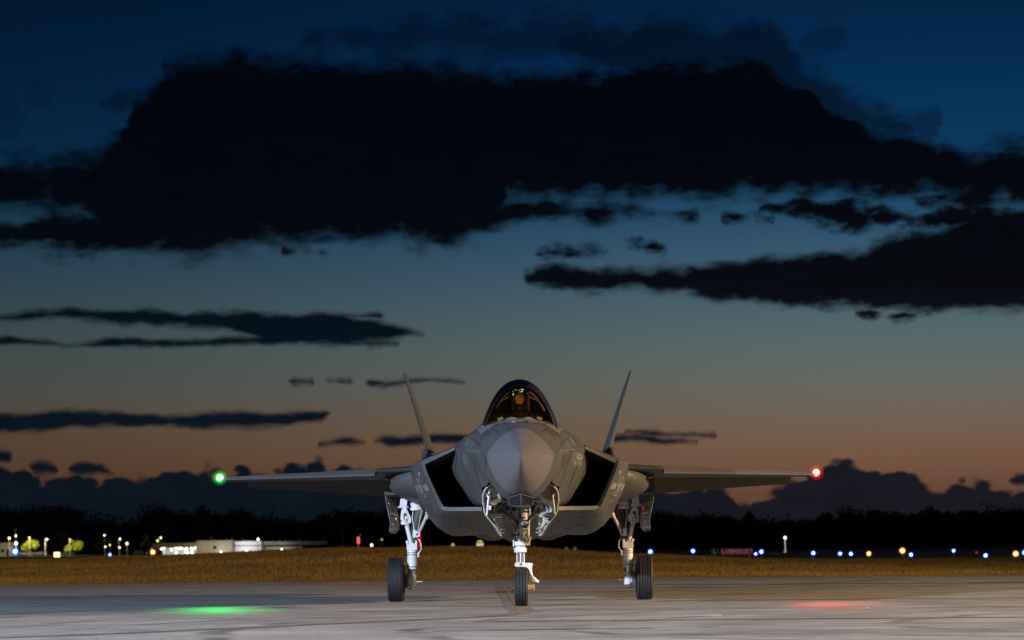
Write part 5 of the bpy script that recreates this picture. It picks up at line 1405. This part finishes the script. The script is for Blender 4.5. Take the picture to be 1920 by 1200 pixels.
# ---------------- street lamps
def point(parent, loc, col, e, r=.3):
    ld = bpy.data.lights.new('lamp_light', 'POINT'); ld.energy = e; ld.color = col; ld.shadow_soft_size = r
    o = bpy.data.objects.new('lamp_light', ld); COL.objects.link(o); o.parent = parent; o.location = loc
def street_lamp(px, py, d, r, label, light=0, bulb='bulb_warm', arm=0.0, base=-.25, post='post_grey', name='street_lamp', cat='street lamp', group='lamps beyond the airfield'):
    r *= .85
    c = at(px, py, d); h = c.z - base
    e = empty(name, (c.x - arm, d, base)); tag(e, label, cat, group)
    b = MB(); b.cyl((0, 0, 0), (0, 0, h - .05), .10, .07, 10); b.cyl((0, 0, 0), (0, 0, .25), .18, .16, 10)
    if arm: b.cyl((0, 0, h - .1), (arm, 0, h + .1), .05, n=8)
    b.build_one('post', post, e)
    b = MB(); b.lathe([(h + r * .55, .02), (h + r * .5, r * .9), (h + r * .2, r * 1.1), (h + r * .2, .02)], (arm, 0, 0), 'z', 14); b.build_one('hood', 'dark_metal', e)
    b = MB(); b.sphere((arm, 0, h), r, 14, 10); b.build_one('globe', bulb, e)
    if light: point(e, (arm, -2.6, h - r - .2), (1, .85, .5), light, r)
street_lamp(17.5, 1009, 830, .40, 'bright yellow street lamp nearest the left edge, beside the small building', 0)
street_lamp(30, 1018.5, 832, .52, 'large pale yellow lamp on the tall mast above a blue light', 900, 'bulb_white')
street_lamp(29.5, 1004.5, 850, .30, 'small pale lamp near the top of the tall mast', 0, 'bulb_white')
street_lamp(55, 1008, 820, .30, 'small white street lamp right above the brightest lit tree', 7000, post='dark_metal')
street_lamp(88, 1011, 822, .36, 'street lamp with bent arm between the two lit trees', 1500, arm=.5)
street_lamp(131, 1011, 818, .16, 'very small added lamp lighting the right lit tree', 5500, post='dark_metal')  # no lamp known here; added to light the right tree
street_lamp(196, 1003.5, 860, .28, 'highest of the small round lamps in front of the dark wood', 0, 'bulb_white')
street_lamp(197.5, 1025, 850, .26, 'lowest left lamp of the cluster of small round lamps', 0, 'bulb_white')
street_lamp(206, 1022, 870, .22, 'faint small lamp in the middle of the lamp cluster', 0)
street_lamp(225, 1010.5, 850, .34, 'street lamp with short arm left of the bright bollard lamp', 250, arm=.3)
street_lamp(224, 1026.5, 850, .30, 'dim lamp close to the ground under a street lamp arm', 0, 'bulb_white')
street_lamp(238, 1019, 840, .42, 'bright yellow lamp on a pale pole left of the lit building', 250, post='post_grey')
street_lamp(295.5, 1013.5, 880, .34, 'lower of two lamps above the left end of the building roof', 0)
street_lamp(301.5, 1008, 885, .32, 'upper of two lamps above the left end of the building roof', 0)
street_lamp(484, 1011, 870, .40, 'white lamp on a pole in front of the white wall', 0, 'bulb_white')
street_lamp(1472, 1008, 420, .21, 'white lamp on the pale post right of the red sign', 260, 'bulb_white', post='wall_white', base=-.2)
street_lamp(697, 1022, 520, .26, 'small white lamp beside dark posts left of the jet wheel', 0, 'bulb_white')
street_lamp(716, 1011.5, 520, .22, 'dim pinkish lamp above the dark posts left of the jet wheel', 0, 'bulb_dim')
street_lamp(849, 1022, 600, .42, 'small dim yellow lamp seen under the jet intake', 0, 'bulb_dim')
street_lamp(900, 1020, 600, .90, 'large soft yellow lamp seen under the jet belly', 0, 'bulb_dim')
for px, py, w in ((1062, 1029, 'left'), (1078, 1029, 'right')):
    street_lamp(px, py, 600, .42, 'faint greenish lamp under the %s half of the right intake' % w, 0, 'bulb_faint')
# tall mast behind the left lamps
c = at(29, 990, 852); e = empty('radio_mast', (c.x, 852, -.25)); tag(e, 'thin tall mast rising above the pale yellow lamps', 'mast')
b = MB(); b.cyl((0, 0, 0), (0, 0, c.z + .25), .16, .06, 8); b.build_one('pole', 'post_grey', e)
b = MB(); b.box((0, 0, c.z - 1.5), (.9, .06, .06)); b.build_one('cross_arm', 'post_grey', e)
c = at(642, 990, 430); e = empty('thin_pole', (c.x, 430, -.25)); tag(e, 'thin grey pole left of the red lit beacon', 'pole')
b = MB(); b.cyl((0, 0, 0), (0, 0, c.z + .25), .09, .06, 8); b.build_one('pole', 'post_grey', e)
b = MB(); b.lathe([(c.z + .25, .02), (c.z + .3, .09), (c.z + .2, .1)], (0, 0, 0), 'z', 8); b.build_one('cap', 'dark_metal', e)

# ---------------- red lamps behind the bank
c = at(672, 1013, 132); e = empty('red_beacon', (c.x, 132, terrain(c.x, 132))); tag(e, 'red lit beacon standing behind the grass bank', 'beacon')
z0 = c.z - terrain(c.x, 132)
b = MB(); b.cyl((0, 0, 0), (0, 0, z0 - .17), .03, n=10); b.build_one('post', 'red_paint', e)
b = MB(); b.lathe([(z0 - .17, .03), (z0 - .16, .075), (z0 + .13, .075), (z0 + .17, .04), (z0 + .17, .002)], (0, 0, 0), 'z', 16); b.build_one('lamp', 'red_soft', e)
b = MB(); b.cyl((.05, 0, z0 + .17), (.09, 0, z0 + .30), .012, n=6); b.build_one('antenna', 'post_grey', e)
point(e, (0, -6.5, z0 + .55), (1, .02, .01), 900, .1)
point(e, (1.9, -6.5, z0 + .5), (1, .02, .01), 500, .1)
c = at(787, 1026, 130); t_ = at(787, 972, 130); e = empty('red_light_tube', (c.x, 130, terrain(c.x, 130))); tag(e, 'tall glowing red tube seen behind the main landing gear', 'light tube')
b = MB(); b.cyl((0, 0, 0), (0, 0, .12), .10, .08, 12); b.build_one('base', 'dark_metal', e)
b = MB(); b.cyl((0, 0, .12), (0, 0, t_.z - terrain(c.x, 130)), .05, n=12); b.build_one('tube', 'red_glow', e)
for i, (px, h) in enumerate(((703, 1017), (711, 1016), (718, 1019))):
    c = at(px, h, 480); e = empty('marker_post', (c.x, 480, -.25)); tag(e, ['left', 'middle', 'right'][i] + 'most of three short brown posts near the red beacon', 'post', 'brown posts')
    b = MB(); b.box((0, 0, (c.z + .25) / 2), (.45, .2, c.z + .25)); b.build_one('post', 'brown_pillar', e, bevel=.03)
    b = MB(); b.box((0, 0, c.z + .28), (.5, .24, .08)); b.build_one('cap', 'post_grey', e)

# ---------------- airfield lights
def field_lamp(px, py, d, kind, label, s=1.0):
    c = at(px, py, d); e = empty('taxiway_lamp' if kind == 'blue' else 'runway_lamp', (c.x, d, -.25)); tag(e, label, 'airfield lamp', kind + ' airfield lamps')
    h = c.z + .25; r = .18 * s * d / 200
    b = MB(); b.cyl((0, 0, 0), (0, 0, .05), .16, .14, 12); b.cyl((0, 0, 0), (0, 0, max(.1, h - r)), .035, n=8); b.build_one('stake', 'yellow_paint', e)
    b = MB(); b.sphere((0, 0, h), r, 16, 10); g = b.build_one('globe', ('lens_' + kind) if kind != 'red' else 'red_glow', e)
    if kind == 'red': return
    b = MB(); b.sphere((0, 0, h), r * .46, 12, 8); b.build_one('bulb', 'bulb_' + kind, g)
BL = [(1219.5,1034.5,'touching the top of the right main wheel',1.15),(1299.5,1033,'alone between the main wheel and the red sign',1.0),(1417,1038.5,'smaller of the pair at the end of the red sign',.75),(1427.5,1034.5,'larger of the pair at the end of the red sign',1.1),(1525,1037,'alone right of the pale lamp post',1.0),(1575,1038,'left one of the close pair below the red wing lamp',.95),(1595.5,1038.5,'right one of the close pair below the red wing lamp',.95),(1708,1040,'just below and right of the highest amber lamp',1.0),(1788,1032.5,'the small high one between amber lamps',.85),(1848,1041.5,'the low one left of the last amber lamp',1.05),(1921,1036,'cut by the frame edge beside the last amber lamp',1.2),(28.5,1034,'the big one under the tall mast lamps',1.5),(206,1040,'small one at the grass edge left of the building',.75)]
for px, py, w, s in BL: field_lamp(px, py, 205 if s > .8 else 230, 'blue', 'blue taxiway lamp, ' + w, s)
AM = [(1629,1038,'between two blue pairs and the highest amber lamp',1.0),(1692,1032.5,'the highest and brightest of the three on that side',1.25),(1904.5,1038.5,'nearest the frame edge by a blue lamp',1.25),(286.5,1035,'at the foot of the lit building canopy',1.15)]
for px, py, w, s in AM: field_lamp(px, py, 215, 'amber', 'amber airfield lamp, ' + w, s)
field_lamp(1831, 1036, 300, 'red', 'tiny red airfield lamp left of a low blue lamp', .35)
# glowing amber guidance panel
c = at(107, 1040, 240); e = empty('light_panel', (c.x, 240, -.25)); tag(e, 'glowing amber rectangular panel at the grass edge, below dark trees', 'light panel')
b = MB(); b.box((0, 0, .1), (.5, .2, .2)); b.build_one('foot', 'dark_metal', e)
b = MB(); b.box((0, 0, c.z + .25), (.56, .12, .46)); cas = b.build_one('casing', 'dark_metal', e, bevel=.02)
b = MB(); b.box((0, -.065, c.z + .25), (.50, .01, .40)); b.build_one('lit_face', 'panel_amber', cas)

# ---------------- red runway sign
def text_mesh(txt, size, m, parent, loc, name='lettering', extrude=.004):
    cu = bpy.data.curves.new(name, 'FONT'); cu.body = txt; cu.size = size; cu.extrude = extrude; cu.align_x = 'CENTER'; cu.align_y = 'CENTER'
    tmp = bpy.data.objects.new('tmp', cu); COL.objects.link(tmp)
    dg = bpy.context.evaluated_depsgraph_get(); me = bpy.data.meshes.new_from_object(tmp.evaluated_get(dg))
    bpy.data.objects.remove(tmp)
    o = bpy.data.objects.new(name, me); COL.objects.link(o); me.materials.clear(); me.materials.append(MAT[m]); o.parent = parent
    o.location = loc; o.rotation_euler = (math.radians(90), 0, 0); return o
D = 175; k = FOC / D
a = at(1351, 1034.5, D); z_ = at(1411, 1034.5, D)
sg = empty('runway_sign', ((a.x + z_.x) / 2, D, -.22)); tag(sg, 'low red runway sign with white numbers and a dark end panel', 'sign')
W = z_.x - a.x; zc = a.z + .22
b = MB(); b.box((0, 0, zc), (W, .16, .40)); cas = b.build_one('red_panel', 'sign_red', sg, bevel=.01)
b = MB(); b.box((-W / 2 - .36, 0, zc), (.55, .16, .40)); blk = b.build_one('location_panel', 'sign_black', sg, bevel=.01)
for x in (-W / 2 + .2, W / 2 - .2, -W / 2 - .36):
    b = MB(); b.cyl((x, 0, 0), (x, 0, zc - .2), .04, n=8); b.build_one('leg', 'post_grey', sg)
text_mesh('1-19', .34, 'sign_text', cas, (-W * .33, -.084, zc))
b = MB(); b.box((-W * .155, -.083, zc), (.03, .006, .38)); b.build_one('divider', 'sign_text', cas)
text_mesh('33-15', .34, 'sign_text', cas, (W * .17, -.084, zc))
b = MB(); b.prism([(-W * .105, -.086, zc + .08), (-W * .105, -.086, zc - .12), (-W * .03, -.086, zc + .05)], (0, .004, 0)); b.build_one('arrow', 'sign_text', cas)
b = MB(); b.prism([(W * .42, -.086, zc + .12), (W * .485, -.086, zc + .12), (W * .485, -.086, zc + .0)], (0, .004, 0)); b.build_one('arrow', 'sign_text', cas)
text_mesh('L', .40, 'sign_yellow', blk, (-W / 2 - .36, -.084, zc))

# ---------------- the low lit building
DB = 900.0; kb = FOC / DB
def bp(px, py): return at(px, py, DB)
org = bp(368, 1037); bz = -.28
B = empty('airfield_building', (org.x, DB, bz)); tag(B, 'long low building with lit entrance canopy, tan block and white wall strips', 'building')
def blk(name, px0, px1, pt, pbm, y0, y1, m, parent=B, bevel=.03):
    pc = (px0 + px1) / 2
    x0, x1 = bp(px0, pt).x - org.x, bp(px1, pt).x - org.x
    zt = bp(pc, pt).z - bz; zb = (bp(pc, pbm).z - bz) if pbm else 0.0
    b = MB(); b.box(((x0 + x1) / 2, (y0 + y1) / 2, (zt + zb) / 2), (x1 - x0, y1 - y0, zt - zb)); return b.build_one(name, m, parent, bevel=bevel, smooth=0)
blk('tan_block', 368, 438.5, 1013.3, None, 0, 16, 'wall_tan')
blk('tan_block', 368.5, 383.5, 1013.9, None, -1.0, -.02, 'wall_tan')
win = blk('window', 400, 405.5, 1024.2, 1029.3, -.06, .1, 'window_dark')
blk('frame', 399.2, 406.3, 1023.6, 1024.2, -.09, .0, 'wall_grey', win, 0)
can = blk('entrance_canopy', 277.5, 367.5, 1018, 1026.3, -1.5, 12, 'wall_tan')
blk('canopy_soffit', 278.2, 366.8, 1026.35, 1026.8, -1.4, 11.8, 'wall_white', can, 0)
for i, px in enumerate((283, 303, 322, 342, 361)):
    blk('column', px - .9, px + .9, 1026.8, None, 1 + (i % 2) * 5, 1.35 + (i % 2) * 5, 'wall_white', can)
blk('lobby_wall', 296, 367.5, 1026.8, None, 11.0, 11.5, 'wall_white', can, 0)
for i, (px, py) in enumerate(((303, 1029.5), (307.5, 1027.5), (322, 1030.5), (330, 1028), (331, 1036), (337, 1028), (341, 1027.5), (350, 1029), (352, 1036), (360, 1028), (360, 1035.5), (366, 1027))):
    p = at(px, py, DB); b = MB(); b.sphere((p.x - org.x, -.6, p.z - bz), .36, 12, 8); b.build_one('canopy_lamp', 'bulb_white', can)
for px in (305, 335, 360):
    p = at(px, 1030, DB); point(B, (p.x - org.x, 2.5, p.z - bz), (1, .97, .85), 600, .5)
blk('white_wall', 439.5, 491, 1023.8, None, 0.3, 14, 'wall_white')
blk('window_band', 439.5, 491, 1022.3, 1023.8, .75, 14, 'window_dark', B, 0)
blk('roof_fascia', 440, 492, 1014.6, 1022.2, -.3, 14, 'wall_white')
blk('brown_pier', 437.6, 439.4, 1014, None, -.5, .28, 'brown_pillar')
blk('brown_pier', 490, 494, 1014.8, None, -.6, .28, 'brown_pillar')
blk('grey_wall', 494.2, 567, 1025.0, None, .3, 14, 'wall_tan')
blk('window_band', 494.2, 600, 1021.5, 1025.0, .8, 14, 'window_dark', B, 0)
blk('roof_fascia', 494.5, 614, 1014.8, 1021.4, -.3, 14, 'wall_grey')
blk('door', 556.5, 560, 1026.4, None, .22, .32, 'window_dark', B, 0)
for px, h in ((392.5, 7), (397, 3), (402, 2.4), (421, 3.8), (426, 2.4), (431.5, 5), (451, 3.2), (455.5, 2.2), (509, 2.4), (521, 1.8), (533, 2.8), (542, 2.6), (558, 3.8)):
    blk('roof_vent', px - 1.3, px + 1.3, 1013.6 - h, 1013.6, 5, 6, 'wall_tan', B, .05)
for px, py, pw in ((415, 1035.5, 330), (463, 1034, 260), (529, 1031, 220)):
    p = at(px, py, DB); b = MB(); b.sphere((p.x - org.x, -1.6, p.z - bz), .40, 12, 8); b.build_one('wall_lamp', 'bulb_white', B)
    point(B, (p.x - org.x, -3.4, p.z - bz + .3), (1, .93, .78), pw, .4)
for px in (452, 478):
    p = at(px, 1018, DB); point(B, (p.x - org.x, -5.5, p.z - bz), (.92, .96, 1), 560, .4)
p = at(385, 1022, DB); point(B, (p.x - org.x, -6, p.z - bz), (1, .85, .6), 420, .4)

# small shed and parked cars under the street lamps
p = at(11, 1018, 840); sh = empty('small_building', (p.x, 840, -.28)); tag(sh, 'small grey building at the left end of the far car park', 'building')
hh = p.z + .28
b = MB(); b.box((0, 4, hh * .5), (4.4, 8, hh)); b.build_one('wall', 'wall_grey', sh, smooth=0)
b = MB(); b.box((0, 4, hh + .1), (4.8, 8.4, .2)); b.build_one('roof', 'roof_dark', sh, smooth=0)
b = MB(); b.box((.6, -.03, 1.0), (.9, .06, 2.0)); b.build_one('door', 'window_dark', sh, smooth=0)
b = MB(); b.box((-1.0, -.03, 1.6), (1.0, .06, .9)); b.build_one('window', 'window_dark', sh, smooth=0)
def car(px, d, m, label, rz):
    p = at(px, 1035, d); e = empty('parked_car', (p.x, d, -.27), rz); tag(e, label, 'car', 'cars in the far car park')
    side = [(-2.15, .35), (-2.2, .75), (-1.9, .92), (-1.15, 1.0), (-.65, 1.42), (.75, 1.45), (1.45, 1.02), (2.1, .95), (2.2, .6), (2.15, .35)]
    b = MB(); b.prism([(x, -.85, z) for x, z in side], (0, 1.7, 0)); b.build_one('body', m, e, bevel=.06)
    b = MB(); b.prism([(x, -.857, z) for x, z in ((-1.0, 1.03), (-.6, 1.36), (.68, 1.38), (1.2, 1.04))], (0, .004, 0)); b.build_one('side_window', 'window_dark', e, smooth=0)
    for x in (-1.35, 1.35):
        for y in (-.8, .8):
            b = MB(); b.cyl((x, y - .1, .32), (x, y + .1, .32), .32, n=16); b.build_one('wheel', 'rubber', e)
    for y in (-.6, .6):
        b = MB(); b.box((-2.19, y, .72), (.04, .3, .14)); b.build_one('headlight', 'lens_white', e)
car(50, 835, 'car_silver', 'pale parked car below the brightest lit tree', .12)
car(74, 840, 'car_silver', 'pale parked car between the bent lamp and the amber panel', -.1)
car(128, 835, 'car_dark', 'dark parked car below the right lit tree', .05)
car(262, 860, 'car_dark', 'dark parked car left of the lit building canopy', .1)
